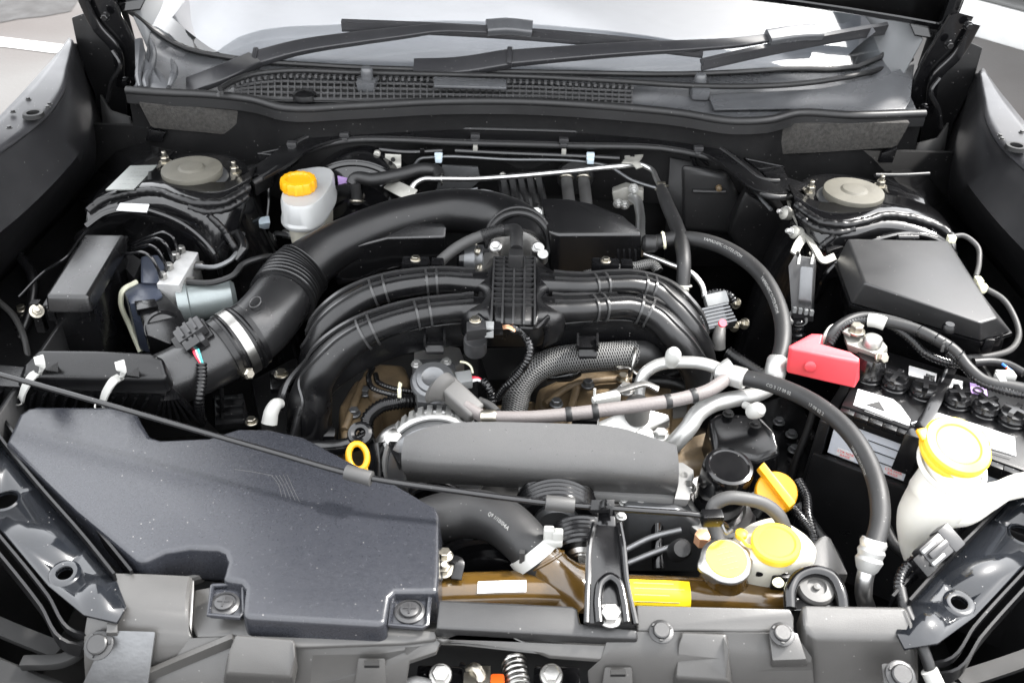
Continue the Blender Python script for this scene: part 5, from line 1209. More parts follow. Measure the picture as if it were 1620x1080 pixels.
stick([(1438, 579), (1452, 583), (1482, 592), (1480, 604), (1437, 594)], 'sticker', 'barcode_sticker')
for k in range(7): A('barcode_bar', strip([P(1466+k*2, 591+k*.6, zt+.0016), P(1465.5+k*2, 599+k*.6, zt+.0016)], .0008 if k % 2 else .0014, .0006, res=1), 'ink', t)
stick([(1493, 597), (1523, 604), (1522, 618), (1492, 612)], 'sticker'); stick([(1534, 606), (1560, 612), (1562, 627), (1536, 622)], 'lilac', 'recycling_sticker')
q = P(1548, 617, zt+.003); A('recycling_arrow', torus(q, Z, .006, .0013, 18, 6), 'ink', t)
stick([(1478, 652), (1545, 672), (1605, 692), (1607, 722), (1470, 682)], 'sticker', 'instruction_sticker')
a, b = P(1393, 634, zt+.002), P(1385, 655, zt+.002); tri_c = P(1388, 640, zt+.0026)
A('warning_triangle', slab([tri_c+uy*.009, tri_c-ux*.012-uy*.007, tri_c+ux*.012-uy*.007], .0008), 'ink', t)
for k in range(3): A('sticker_line', strip([bq(*buv(1368+k*3, 645+k*5), .003)-ux*.006, bq(*buv(1368+k*3, 645+k*5), .003)+ux*.03], .0012, .0004, res=1), 'ink_grey', t)
for k in range(6): A('sticker_line', strip([P(1555, 685+k*5, zt+.0028), P(1600, 698+k*5, zt+.0028)], .0010, .0004, res=1), 'ink_grey', t)
# front label on the upright face
def bf(u, dz): return bq(u, 0, dz)-uy*.0008
A('front_label', prism([bf(.0, -.026), bf(.36, -.026), bf(.36, -.082), bf(.0, -.082)], [q+uy*.0012 for q in (bf(.0, -.026), bf(.36, -.026), bf(.36, -.082), bf(.0, -.082))]), 'sticker_silver', t)
A('front_label', prism([bf(.52, -.026), bf(.98, -.026), bf(.98, -.082), bf(.52, -.082)], [q+uy*.0012 for q in (bf(.52, -.026), bf(.98, -.026), bf(.98, -.082), bf(.52, -.082))]), 'sticker_silver', t)
for dz in (-.038, -.052, -.066): A('label_line', strip([bf(.16, dz)-uy*.001, bf(.35, dz)-uy*.001], .0010, .0010, up=uy, res=1), 'ink', t)
for u, s in ((.075, 'LTA NTR'), (.30, 'LTA MTR')):
    A('label_patch', prism([bf(u-.035, -.068)-uy*.0005, bf(u+.05, -.068)-uy*.0005, bf(u+.05, -.080)-uy*.0005, bf(u-.035, -.080)-uy*.0005], [q+uy*.0005 for q in (bf(u-.035, -.068), bf(u+.05, -.068), bf(u+.05, -.080), bf(u-.035, -.080))]), 'sticker', t)
    A('label_text', merge(text_on(s, .0055, bf(u+.007, -.0715)-uy*.0012, ux, Z), text_on('BAGE', .0055, bf(u+.007, -.077)-uy*.0012, ux, Z)), 'ink_red', t)
tr = T('battery_tray', 'black battery tray wall with clamp below the silver battery label', 'battery tray')
A('tray_wall', prism([bq(-.06, -.07, -.085), bq(1, -.07, -.085), bq(1, .0, -.085), bq(-.06, .0, -.085)], [bq(-.06, -.12, -.28), bq(1, -.12, -.28), bq(1, .0, -.28), bq(-.06, .0, -.28)]), 'black_soft', tr, bevel=.004)
A('side_wall', prism([bq(-.07, -.05, -.03), bq(-.02, -.05, -.03), bq(-.02, 1, -.03), bq(-.07, 1, -.03)], [bq(-.09, -.05, -.25), bq(-.02, -.05, -.25), bq(-.02, 1, -.25), bq(-.09, 1, -.25)]), 'black_soft', tr, bevel=.003)
u, v = buv(1452, 688)
A('clamp_bar', merge(prism([bq(u-.05, -.10, .004), bq(u+.03, -.10, .004), bq(u+.035, .03, .004), bq(u-.045, .03, .004)], [bq(u-.06, -.13, -.055), bq(u+.03, -.13, -.055), bq(u+.03, .0, -.055), bq(u-.05, .0, -.055)]), strip([bq(u, .02, .006), bq(u+.01, .25, .010), bq(u+.012, .6, .010), bq(u+.012, .98, .006)], .016, .006)), 'black_gloss', tr, bevel=.002)
A('clamp_wire', tube([bq(u-.045, .02, .006), bq(u-.01, .1, .008), bq(u+.0, .3, .010), bq(u-.002, .9, .010)], .0022, n=8), 'grey_metal', tr)
# terminal, its red cover and the battery cables
t = T('terminal_cover', 'bright red plastic battery terminal cover', 'terminal cover')
A('cover', prism(PL([(1247, 547, .868), (1284, 527, .872), (1302, 528, .872), (1298, 543, .868), (1345, 556, .866), (1360, 566, .864), (1359, 574, .86), (1320, 566, .862), (1252, 552, .866)]), PL([(1243, 585, .832), (1280, 566, .832), (1300, 565, .832), (1300, 580, .83), (1345, 590, .83), (1360, 600, .828), (1352, 614, .825), (1315, 606, .828), (1246, 590, .83)])), 'red', t, bevel=.008, bseg=4)
A('cover_dimple', lathe([(.0075, -.002), (.0075, .0018), (.006, .0026), (.001, .0026)], (P(1283, 561, .8645)+P(1280, 598, .829))/2, (-.12, -.95, .25), 24), 'red', t)
t = T('battery_terminal', 'silver battery terminal clamp with bolts beside the red cover', 'terminal clamp')
A('strap', strip(PL([(1303, 548, .84), (1308, 533, .858), (1318, 520, .866), (1330, 519, .866), (1348, 527, .864)]), .012, .005, up=Vector((.2, -.5, .8))), 'bracket', t, bevel=.001)
A('clamp_body', prism(PL([(1334, 528), (1352, 521), (1398, 540), (1404, 548), (1392, 562), (1340, 544)], .856), PL([(1336, 540), (1354, 533), (1398, 550), (1404, 558), (1392, 572), (1342, 556)], .842)), 'bracket', t, bevel=.002)
bolt(t, P(1354, 525, .864), .009, .012, m='zinc'); A('post', lathe([(.013, 0), (.0125, .010), (.011, .012), (.001, .0125)], P(1379, 545, .857), Z, 22), 'alu', t); bolt(t, P(1392, 565, .85), .007, .010, axis=(.4, -.7, .4), m='zinc')
A('insulator', lathe([(.022, -.035), (.022, -.012), (.018, -.002)], P(1380, 560, .85), Z, 24), 'black_gloss', t)
t = T('battery_loom', 'bundle of corrugated black battery cables with white tape behind the terminal', 'wiring')
A('cable', tube(PL([(1309, 548, .845), (1315, 528, .862), (1335, 510, .872), (1365, 500, .876), (1400, 504, .876), (1440, 515, .874)]), .0065, n=12), 'rubber', t)
A('conduit', corr(PL([(1312, 545, .85), (1330, 518, .868), (1356, 508, .872), (1385, 508, .873), (1415, 518, .87), (1440, 536, .862), (1462, 557, .85), (1490, 570, .843), (1525, 577, .84)]), .0065, .0045, .16), 'black_gloss', t)
A('tape', tube(PL([(1374, 506, .874), (1388, 508, .876), (1400, 512, .875)]), .0095, n=14), 'white_plastic', t)
A('conduit', tube(PL([(1400, 508, .876), (1440, 518, .876), (1480, 536, .873), (1512, 556, .865), (1532, 580, .855), (1555, 600, .848), (1600, 612, .845), (1660, 625, .845)]), [.008, .008, .0085, .0075, .007, .007, .009, .010], n=12), 'rubber', t)
A('conduit', corr(PL([(1500, 556, .862), (1526, 580, .852), (1548, 602, .845), (1590, 618, .842), (1640, 628, .84)]), .006, .0045, .16), 'black_gloss', t)
A('cable_tie', strip(PL([(1495, 538, .882), (1492, 547, .884), (1490, 556, .876)]), .004, .002, up=-Y), 'ink', t); A('tie_mount', merge(lathe([(.009, 0), (.009, .006), (.006, .010)], P(1500, 522, .88), Z, 14)), 'black', t)
for k in range(4): A('tape_wrap', torus(spline(PL([(1440, 518, .876), (1480, 536, .873), (1512, 556, .865), (1532, 580, .855)]), 6)[2+k*4], (1, -.9, -.3), .0085, .0012, 16, 6), 'black_gloss', t)
A('cable', tube(PL([(1540, 573, .845), (1570, 572, .845), (1592, 576, .845), (1620, 590, .845)]), .006, n=10), 'rubber', t)
for k, mm in enumerate(('wire_blue', 'orange', 'wire_white')): A('wire', tube(PL([(1586+k*3, 576+k*2, .85), (1594+k*2, 582+k*3, .852), (1602, 588+k*2, .85)]), .0018, n=6), mm, t)
A('white_connector', merge(box(P(1590, 595, .85), (.024, .014, .012)), box(P(1582, 600, .85), (.010, .018, .010))), 'white_plastic', t, bevel=.002)

# washer filler
t = T('washer_filler', 'white translucent washer bottle filler neck with large yellow flip cap', 'washer bottle')
nk = axes((.10, -.30, .95), (1, .3, 0))
body_p = PL([(1506, 722, .865), (1502, 750, .845), (1485, 785, .815), (1462, 818, .785), (1454, 850, .755), (1460, 890, .72)])
A('neck', tube(body_p, [.034, .033, .036, .031, .024, .020], n=32, res=8, up=Y), 'washer_white', t)
A('arm', tube(PL([(1482, 796, .80), (1520, 798, .80), (1556, 788, .806), (1586, 776, .812), (1612, 768, .816), (1660, 762, .82)]), [.034, .028, .019, .014, .016, .017], n=24, flat=.8), 'washer_white', t)
A('neck_bead', torus(P(1506, 735, .858), nk[2], .0385, .003, 40), 'washer_white', t)
cc = P(1508, 712, .874)
A('cap', lathe([(.036, -.008), (.0385, -.004), (.0385, .0), (.036, .002), (.0392, .005), (.0392, .011), (.037, .014), (.027, .0145), (.025, .0132), (.001, .0136)], cc, nk[2], 48), 'yellow_pale', t, sharp=30)
A('cap_tab', merge(box(cc-nk[0]*.030+nk[1]*.021+nk[2]*.010, (.020, .016, .006), nk)), 'yellow', t, bevel=.003)
A('cap_hinge', box(cc+nk[0]*.038+nk[1]*.004+nk[2]*.004, (.012, .02, .012), nk), 'yellow', t, bevel=.003)
t = T('rail_connector', 'black electrical connector with conduit clipped to the right front rail', 'connector')
cx_ = axes((.1, -.5, .85), (.78, .6, .2))
q = P(1476, 872, .80); A('shell', merge(box(q, (.036, .026, .020), cx_), box(q+cx_[0]*.024, (.018, .030, .022), cx_), box(q+cx_[2]*.012, (.030, .008, .006), cx_)), 'connector', t, bevel=.003)
A('shell_front', box(q-cx_[0]*.022-cx_[1]*.003, (.018, .024, .017), cx_), 'black', t, bevel=.002)
for k in (-1, 1): A('latch', box(q+cx_[1]*.008*k+cx_[2]*.011-cx_[0]*.008, (.020, .004, .004), cx_), 'conn_grey', t, bevel=.001)
A('conduit', corr(PL([(1448, 886, .79), (1430, 902, .785), (1422, 925, .78), (1428, 952, .775)]), .0068, .0045, .14), 'black_gloss', t)
A('cable', tube(PL([(1424, 930, .78), (1430, 955, .775), (1445, 990, .77), (1462, 1030, .76), (1475, 1070, .74), (1485, 1110, .72)]), .0062, n=12), 'rubber', t)
A('tape', tube(PL([(1470, 1060, .748), (1482, 1085, .735)]), .009, n=10), 'white_plastic', t)

# ================================================================== front of the bay
# air duct over the front left
du = T('air_duct', 'broad blue-black plastic intake air duct with dusty scratched top', 'air duct')
duct = [(30, 655, .80), (45, 645, .802), (60, 642, .802), (200, 643, .803), (214, 646, .803), (224, 668, .803), (238, 690, .803), (255, 695, .803), (330, 692, .803), (378, 677, .803), (425, 678, .803), (480, 690, .802), (560, 732, .80), (620, 762, .797), (672, 792, .795), (690, 802, .795), (694, 815, .795), (694, 905, .793), (692, 936, .79),
        (625, 936, .79), (616, 944, .79), (610, 985, .782), (598, 988, .782), (388, 976, .78), (384, 968, .781), (388, 930, .785), (382, 921, .786), (352, 916, .786), (360, 888, .79), (356, 874, .79), (345, 868, .79), (300, 866, .79), (262, 872, .79), (228, 888, .79), (215, 885, .79), (120, 806, .795), (10, 700, .80)]
def on_duct(px, py, dz=0.):
    d = ray(px, py); k = .06; z0 = .792+dz      # the duct's top slopes down towards the front
    return CP+d*((z0-k*.80-CAMZ)/(d.z-k*d.y))
A('duct_shell', slab([on_duct(q[0], q[1]) for q in duct], .05, .004), 'duct', du, bevel=.006, bseg=4, bang=50)
for l, c in (([(336, 926), (384, 924), (386, 968), (380, 976), (330, 972)], (355, 956)), ([(622, 940), (672, 940), (680, 946), (676, 988), (668, 992), (616, 988)], (648, 967))):
    A('mount_tab', slab([on_duct(x_, y_, -.012) for x_, y_ in l], .006), 'duct', du, bevel=.002)
    A('tab_rim', tube([on_duct(x_, y_, -.009) for x_, y_ in l+[l[0]]], .0025, n=8, res=1), 'duct', du)
    screw_clip(du, on_duct(c[0], c[1], -.012), .0125, m='connector')
# faint scratches on the duct are shallow raised scuffs
for k in range(5):
    A('scratch', tube([on_duct(430+k*6, 752-k*.5), on_duct(440+k*6, 765+k*2), on_duct(446+k*7, 785+k*2)], .00028, n=4), 'trim_grey', du)
A('scratch', tube([on_duct(372, 742), on_duct(400, 746), on_duct(432, 752)], .00028, n=4), 'trim_grey', du)

# radiator
rd = T('radiator', 'radiator with translucent brown top tank, filler neck and stickers', 'radiator')
tk = PL([(640, 948, .722), (690, 940, .724), (760, 936, .726), (850, 934, .728), (930, 938, .728), (1090, 944, .726), (1200, 950, .722), (1245, 954, .72)])
A('top_tank', sweep(tk, rrect(.045, .042, .45, 6), res=5), 'tank_brown', rd, sharp=60)
ndir = (P(850, 868, .765)-P(880, 925, .735)).normalized()
A('hose_neck', tube(PL([(905, 940, .716), (888, 922, .730), (874, 904, .741), (862, 889, .748), (853, 876, .754)]), [.042, .032, .0255, .0235, .0225], n=28), 'tank_brown', rd, sharp=60)
A('neck_bead', torus(P(862, 888, .748), ndir, .0235, .0025, 28), 'tank_brown', rd)
def on_tank(l, m, nm, z):
    f = PL(l, z); A(nm, slab(f, .002), m, rd); return f
tks = spline(tk, 10)
def tank_patch(px0, px1, a0, a1, m, nm, lift=.0008):
    x0, x1 = P(px0, 930, .735).x, P(px1, 930, .735).x; rows = []
    for i in range(13):
        x = x0+(x1-x0)*i/12; c = at_x(tks, x); row = []
        for j in range(9):
            a = R(a0+(a1-a0)*j/8); e = .0225*1.0+lift
            sx, sz = math.cos(a), math.sin(a); k_ = (abs(sx)**2.6+abs(sz)**2.6)**(-1/2.6)
            row.append(c+Vector((0, -sx*k_*e, sz*k_*(.021+lift))))
        rows.append(row)
    return A(nm, sheet(rows), m, rd, sharp=60), rows
tank_patch(756, 832, 48, 82, 'sticker', 'paper_label')
_, pr_ = tank_patch(757, 831, 50, 80, 'sticker', 'paper_label', .0010)
for k, (j, u0, u1) in enumerate(((7, 0, 8), (5, 0, 7), (3, 0, 8), (6, 10, 12), (4, 10, 12))):
    A('label_text', strip([pr_[i][j] for i in range(u0, u1+1)], .0012, .0006, res=1), 'ink_grey', rd)
tank_patch(990, 1088, 22, 100, 'sticker_yellow', 'yellow_label')
_, yl_ = tank_patch(992, 1086, 26, 96, 'sticker_yellow', 'yellow_label', .0010)
for j, (u0, u1) in enumerate(((1, 9), (1, 11), (1, 8), (1, 10))): A('label_text', strip([yl_[i][7-j*2] for i in range(u0, u1+1)], .0009, .0005, res=1), 'ink_grey', rd)
A('core', box((XC, .735, .55), (.70, .035, .30)), 'deep', rd)
A('filler_neck', lathe([(.030, -.04), (.028, -.012), (.024, -.004), (.024, .012)], P(1150, 905, .755), (0, -.15, .98), 28), 'tank_brown', rd)
A('shroud', pblock([(700, 910, .70), (1250, 928, .70), (1255, 945, .70), (700, 940, .70)], None, .60), 'paint_dull', rd)
for l in ([(690, 898), (700, 888), (725, 886), (728, 915), (692, 916)],):
    A('mount_bracket', merge(strip(PL([(692, 918, .752), (694, 890, .76), (725, 888, .76), (722, 916, .752)]), .012, .004)), 'black', rd, bevel=.001)
stud(rd, P(703, 900, .755), .0075, .018, axis=(0, -.4, .9)); bolt(rd, P(704, 880, .77), .007, .009, m='zinc')
q = P(1149, 886, .778); cx_ = axes((.03, -.22, .97), (1, .35, 0))
def ear(a): return 1+.20*max(0, math.cos(2*(a)))**6
t = A('filler_cap', lathe([(.022, -.022), (.024, -.0065), (.027, -.006), (.0290, -.004), (.0295, -.001), (.0285, .001), (.0245, .003), (.001, .004)], q, cx_[2], 60, xdir=cx_[0], lobe=ear), 'alu', rd, label='silver two-eared cap with round yellow sticker', sharp=50)
A('cap_sticker', lathe([(.0235, .0036), (.0235, .0046), (.001, .0048)], q, cx_[2], 40), 'yellow_pale', t)
for k in range(5): A('sticker_text', text_on(('- ----- -', '----- ----- --', '--- --- -- --- -', '---- ------ --', '-- ---- ---')[k], .0042, q+cx_[2]*.0050+cx_[1]*(.014-.0068*k), cx_[0], cx_[1]), 'ink_grey', t)

# coolant expansion bottle and small hose
t = T('expansion_bottle', 'white coolant expansion bottle with pale yellow cap behind the radiator cap', 'coolant bottle')
ol = PL([(1150, 862), (1165, 845), (1195, 825), (1225, 820), (1262, 838), (1285, 856), (1292, 872), (1288, 882), (1262, 892), (1235, 897), (1190, 892), (1165, 885)], .775)
ol = spline(ol+[ol[0]], 4)[:-1]; c0 = sum(ol, Vector())/len(ol)
def rs(f, z): return [Vector((c0.x+(q.x-c0.x)*f, c0.y+(q.y-c0.y)*f, z)) for q in ol]
A('bottle', loft([rs(.95, .69), rs(1.0, .70), rs(1.02, .765), rs(.99, .775), rs(.88, .781), rs(.5, .784)]), 'white_tank', t, sharp=60)
A('cap', lathe([(.027, 0), (.028, .004), (.028, .010), (.0265, .012), (.022, .012), (.020, .0105), (.001, .011)], P(1226, 866, .783), (-.05, -.12, .99), 40), 'yellow_pale', t, sharp=30)
A('nipple', lathe([(.007, 0), (.007, .006), (.004, .008)], P(1172, 848, .782), Z, 16), 'yellow_pale', t)
A('cap_tether', tube(PL([(1172, 850, .787), (1182, 862, .787), (1200, 866, .788)]), .002, n=6), 'yellow_pale', t)
hose('overflow_hose', 'grey overflow hose bent like a hook between radiator neck and expansion bottle', [(1242, 838, .785), (1234, 818, .80), (1215, 800, .812), (1180, 789, .82), (1148, 788, .82), (1130, 798, .812), (1126, 818, .80), (1133, 842, .785), (1140, 862, .775)], 11, 'rubber_grey', n=16)
# oil filter and filler
t = T('oil_filter', 'glossy black oil filter canister standing in a cast recess', 'oil filter')
q = P(1137, 790, .71); fa = Vector((.02, -.16, 1)).normalized()
A('canister', lathe([(.030, -.02), (.033, .0), (.033, .060), (.0325, .066), (.030, .070), (.026, .071), (.024, .0695), (.001, .0695)], q, fa, 44), 'paint', t, sharp=30)
A('lettering', merge(*[text_on('------- -- ----', .004, q+fa*(.012+.006*k)+Vector((-.012, -.031, 0)), Vector((1, -.25, 0)), Z) for k in range(4)]), 'ink_grey', t)
A('recess', lathe([(.036, -.022), (.038, -.01), (.048, -.008), (.052, -.012), (.054, -.03)], q, fa, 44), 'alu', t)
t = T('oil_filler_cap', 'orange-yellow oil filler cap with raised finger grip', 'oil cap')
q = P(1228, 778, .762); oa = axes((-.08, -.50, .86), (.55, -.75, -.3))
A('cap_disc', lathe([(.024, -.012), (.0262, -.008), (.0262, .002), (.0245, .005), (.001, .0055)], q, oa[2], 40), 'yellow', t, sharp=30)
g_ = [q+oa[0]*a_+oa[1]*b_ for a_, b_ in ((-.034, -.004), (-.036, .006), (.026, .005), (.027, -.006))]
A('grip', prism([p_+oa[2]*.020 for p_ in g_], [p_+oa[2]*.003+(p_-q)*.04 for p_ in g_]), 'yellow', t, bevel=.002)
A('filler_tube', lathe([(.026, -.05), (.022, -.012)], q, oa[2], 28), 'paint', t)
for l in ([(1262, 760, .73), (1275, 785, .725), (1278, 815, .72), (1285, 845, .71)], [(1252, 800, .725), (1268, 820, .72), (1285, 845, .71), (1290, 870, .70)]):
    A('conduit', corr(PL(l), .007, .0045, .16), 'black_gloss', t)

# front engine face
t = T('coolant_top_hose', 'fat black radiator hose with white spring clamp curving to the brown tank', 'hose')
hp = PL([(660, 832, .735), (700, 818, .745), (745, 812, .752), (788, 822, .758), (822, 848, .758), (846, 876, .752), (858, 892, .742)])
A('hose', tube(hp, [.030, .030, .030, .0295, .0285, .027, .027], n=28, res=8), 'rubber', t)
hose_texts(t, 'ink_white', hp, .0293, [('Q9 1/10/04A', .0065, .30, 66), ('Q9 1/10/04A', .0065, .66, 62)])
hn = spline(hp, 8)
ca = (hn[-6]-hn[-10]).normalized(); cl = A('spring_clamp', lathe([(.0275, -.008), (.0305, -.008), (.0305, .008), (.0275, .008)], hn[-9], ca, 36), 'white_plastic', t)
A('clamp_ear', merge(box(P(868, 846, .782), (.012, .010, .022)), box(P(882, 850, .78), (.012, .010, .022)), box(P(876, 856, .776), (.020, .012, .008))), 'white_plastic', cl, bevel=.002)
A('clamp_slot', box(P(826, 880, .77), (.006, .006, .016)), 'ink', cl)
t = T('belt_drive', 'black drive belt pulleys and silver idler seen below the belt cover', 'pulleys')
def pulley(px, py, y, r, nm, hub):
    c = PY(px, py, y); pr = [(r*.3, -.02), (r, -.02)]
    for k in range(5): pr += [(r, -.018+k*.007), (r*.96, -.0155+k*.007)]
    pr += [(r, .018), (r*.93, .020), (r*.90, .010), (r*.5, .008)]
    o = A(nm, lathe(pr, c, -Y, 48), 'black_gloss', t, sharp=30)
    A('hub', lathe([(r*.55, 0), (r*.55, .014), (r*.45, .018), (r*.30, .016), (r*.2, .016)], c, -Y, 36), hub, o); return o, c
o, c = pulley(920, 872, .84, .042, 'idler_pulley', 'steel'); bolt(o, c-Y*.014, .011, .014, axis=-Y, m='steel')
pulley(880, 815, .90, .052, 'drive_pulley', 'grey_metal'); pulley(775, 905, .86, .078, 'crank_pulley', 'black_gloss'); pulley(690, 790, .95, .04, 'alternator_pulley', 'black_gloss')
A('drive_belt', torus(PY(775, 905, .86), -Y, .079, .006, 48), 'rubber', t)
A('timing_cover', sheet([[PY(560, 770, 1.0), PY(800, 790, 1.0), PY(1120, 800, 1.0)], [PY(560, 960, .93), PY(800, 960, .93), PY(1120, 960, .93)]]), 'paint_dull', t, solid=.01)
t = T('front_casting', 'grey ribbed engine casting between the idler pulley and oil filter', 'engine casting')
A('casting', prism([PY(x_, y_, .90) for x_, y_ in ((985, 800), (1075, 805), (1110, 830), (1110, 905), (990, 905))], [PY(x_, y_, .96) for x_, y_ in ((985, 770), (1075, 775), (1110, 800), (1110, 870), (990, 870))]), 'grey_metal', t, bevel=.008, bseg=3)
for l in ([(985, 872, .70), (1030, 850, .71), (1078, 838, .72)], [(990, 892, .69), (1040, 872, .70), (1085, 858, .71)]): A('cast_rib', tube(PL(l), .004, n=10), 'grey_metal', t)
A('black_pipe', tube(PL([(1040, 800, .73), (1040, 850, .70), (1042, 900, .68)]), .008, n=10), 'paint', t)
A('dark_casting', pblock([(690, 850), (740, 838), (780, 840), (760, 870), (700, 885)], .70, .6), 'alu', t, bevel=.008)
A('rubber_plug', lathe([(.013, -.03), (.013, 0), (.010, .006)], P(1078, 868, .735), (0, -.6, .8), 20), 'rubber', t); A('brass_nut', lathe([(.010, 0), (.010, .014), (.007, .016)], P(1110, 858, .745), Z, 6), 'copper', t)
A('silver_edge', strip(PL([(1075, 765, .72), (1085, 800, .715), (1100, 830, .71), (1130, 850, .71)]), .02, .012), 'alu', t, bevel=.003)
# shroud bracket and bonnet stop
A('shroud_bracket', pblock([(1296, 850, .775), (1306, 846, .778), (1314, 850, .775), (1342, 908, .76), (1262, 908, .76), (1258, 890, .765)], None, .68), 'trim_grey', None, 'grey triangular plastic bracket beside the coolant bottle', 'bracket', bevel=.002)
t = T('radiator_mount', 'round grey rubber radiator mount inside a black horseshoe bracket', 'mount')
q = P(1291, 930, .768)
A('rubber_disc', lathe([(.020, -.01), (.021, 0), (.019, .004), (.011, .005), (.010, .001), (.004, .001), (.004, .005), (.001, .006)], q, (0, -.2, .98), 32), 'boot_grey', t, sharp=30)
A('horseshoe', tube(PL([(1250, 962, .765), (1250, 935, .772), (1262, 912, .777), (1290, 903, .779), (1316, 912, .777), (1330, 938, .772), (1334, 962, .765)]), .007, n=12), 'paint', t)
A('base_plate', slab(PL([(1245, 965), (1248, 925), (1270, 905), (1310, 905), (1332, 930), (1340, 965)], .762), .006), 'paint', t, bevel=.002)
t = T('radiator_mount', 'grey rubber radiator mount half hidden in the air duct notch', 'mount')
q = P(307, 893, .748); A('rubber_disc', lathe([(.020, -.01), (.021, 0), (.019, .004), (.009, .005), (.008, .001), (.004, .001), (.004, .006), (.001, .007)], q, (0, -.2, .98), 32), 'boot_grey', t, sharp=30)
A('bracket', merge(slab(PL([(222, 905), (235, 890), (345, 880), (350, 915)], .742), .006), tube(PL([(220, 912, .752), (232, 900, .757), (246, 908, .755)]), .008, n=10)), 'paint', t)
t = T('sensor_clip', 'small black clip with silver screw between radiator cap and mount', 'clip')
A('clip_body', merge(box(P(1233, 918, .75), (.022, .014, .026)), box(P(1220, 905, .762), (.036, .008, .008))), 'black', t, bevel=.002); bolt(t, P(1231, 922, .763), .005, .005, m='cream')

# prop rod
t = T('bonnet_prop_rod', 'long black bonnet prop rod with grey foam grips lying across the bay', 'prop rod')
rp = PL([(-120, 560, .862), (0, 592, .858), (150, 634, .852), (300, 677, .846), (430, 714, .842), (567, 752, .837), (720, 776, .832), (885, 797, .827), (1000, 806, .823), (1110, 815, .818), (1128, 818, .816)])
A('rod', tube(rp, .0036, n=12, res=5), 'black_gloss', t)
for a_, b_ in (((547, 746, .838), (588, 757, .8365)), ((863, 794.5, .828), (909, 799, .8265))): A('foam_grip', tube(PL([a_, b_]), .0088, n=20, res=1), 'rubber_grey', t, bevel=.001)
A('end_bush', merge(box(P(1126, 819, .818), (.024, .014, .016), axes(Z, (1, .1, 0))), cyl(P(1135, 822, .815), P(1150, 835, .80), .004)), 'black', t, bevel=.002)
A('end_wire', tube(PL([(1138, 815, .82), (1142, 830, .812), (1148, 842, .805), (1158, 838, .80)]), .002, n=6), 'grey_metal', t)

# latch stay
t = T('latch_stay', 'black pressed steel stay bolted to the radiator cover in front of the pulleys', 'stay')
A('stay_plate', prism(PL([(942, 828, .812), (978, 830, .812), (984, 850, .81), (990, 920, .795), (1004, 987, .785), (930, 985, .785), (930, 930, .795), (934, 850, .81)]), PL([(942, 834, .806), (978, 836, .806), (984, 856, .804), (990, 926, .789), (1004, 993, .779), (930, 991, .779), (930, 936, .789), (934, 856, .804)])), 'black_gloss', t, bevel=.0015)
for l in ([(940, 828, .815), (933, 860, .813), (930, 920, .80), (928, 985, .788)], [(980, 828, .815), (986, 860, .813), (992, 920, .80), (1006, 987, .788)]): A('edge_flange', tube(PL(l), .0032, n=8), 'paint', t)
A('emboss', tube(PL([(948, 985, .790), (946, 945, .797), (952, 920, .802), (966, 912, .803), (978, 920, .802), (986, 945, .797), (992, 985, .790)]), .005, n=10), 'paint', t)
A('upper_neck', prism(PL([(946, 802, .82), (972, 803, .82), (974, 832, .812), (946, 830, .812)]), PL([(946, 808, .815), (972, 809, .815), (974, 838, .807), (946, 836, .807)])), 'paint', t, bevel=.001)
A('rod_hook', merge(prism(PL([(936, 790, .838), (972, 790, .838), (972, 806, .832), (934, 806, .832)]), PL([(936, 795, .833), (972, 795, .833), (972, 811, .827), (934, 811, .827)])), strip(PL([(950, 800, .84), (958, 796, .845), (966, 802, .842), (966, 812, .835)]), .010, .003, up=X)), 'black', t, bevel=.0015)
bolt(t, P(965, 974, .786), .0105, .011, axis=(0, -.2, .98), m='alu')

# grey trim across the front
tr = T('radiator_cover', 'moulded grey plastic cover across the front panel with push clips and latch opening', 'front cover')
def face(l, m='trim_grey', nm='cover_panel', h=.006, bev=.003): return A(nm, slab(PL(l), h), m, tr, bevel=bev, bseg=3)
# left shoulder, rounded towards the front
cl_ = []
for (l, r_) in (((157, 909, .773), (304, 914, .773)), ((146, 940, .773), (299, 945, .772)), ((139, 970, .766), (298, 976, .765)), ((134, 1000, .752), (302, 1004, .750)), ((133, 1028, .735), (330, 1025, .738)), ((136, 1085, .690), (352, 1085, .690))):
    a, b = P(*l), P(*r_); cl_.append([a-Z*.03+X*.002, a, a*.97+b*.03+Z*.003, a*.5+b*.5+Z*.004, a*.03+b*.97+Z*.003, b, b-Z*.035-X*.002])
cl_ = [list(c_) for c_ in zip(*[spline(list(c2), 4) for c2 in zip(*cl_)])]
A('shoulder', sheet(cl_), 'trim_grey', tr, sharp=40)
A('shoulder_side', prism(PL([(302, 916, .772), (307, 917, .772), (303, 1003, .751), (299, 985, .757)]), PL([(304, 940, .74), (309, 941, .74), (306, 1018, .735), (301, 1005, .738)])), 'trim_grey', tr, bevel=.001)
face([(303, 990, .748), (308, 932, .752), (345, 925, .764), (392, 975, .766), (612, 990, .766), (690, 998, .766), (690, 1010, .762), (640, 1016, .76), (470, 1022, .757), (372, 1005, .757), (312, 1006, .752)])
face([(300, 1008, .750), (372, 1006, .755), (365, 1050, .735), (350, 1095, .70), (180, 1095, .69), (260, 1062, .715)])
A('diagonal_rib', strip(PL([(196, 1084, .702), (290, 1044, .730), (372, 1010, .756)]), .007, .012, res=1), 'trim_grey', tr)
A('raised_box', prism(PL([(372, 1002, .768), (466, 1010, .768), (466, 1040, .758), (462, 1072, .735), (356, 1066, .735), (362, 1030, .758)]), PL([(372, 1020, .74), (470, 1026, .74), (472, 1056, .73), (466, 1090, .71), (352, 1084, .71), (358, 1046, .73)])), 'trim_grey', tr, bevel=.004, bseg=3)
face([(466, 1018, .757), (640, 1014, .758), (700, 1008, .760), (690, 1030, .752), (648, 1044, .748), (640, 1095, .71), (460, 1095, .70)])
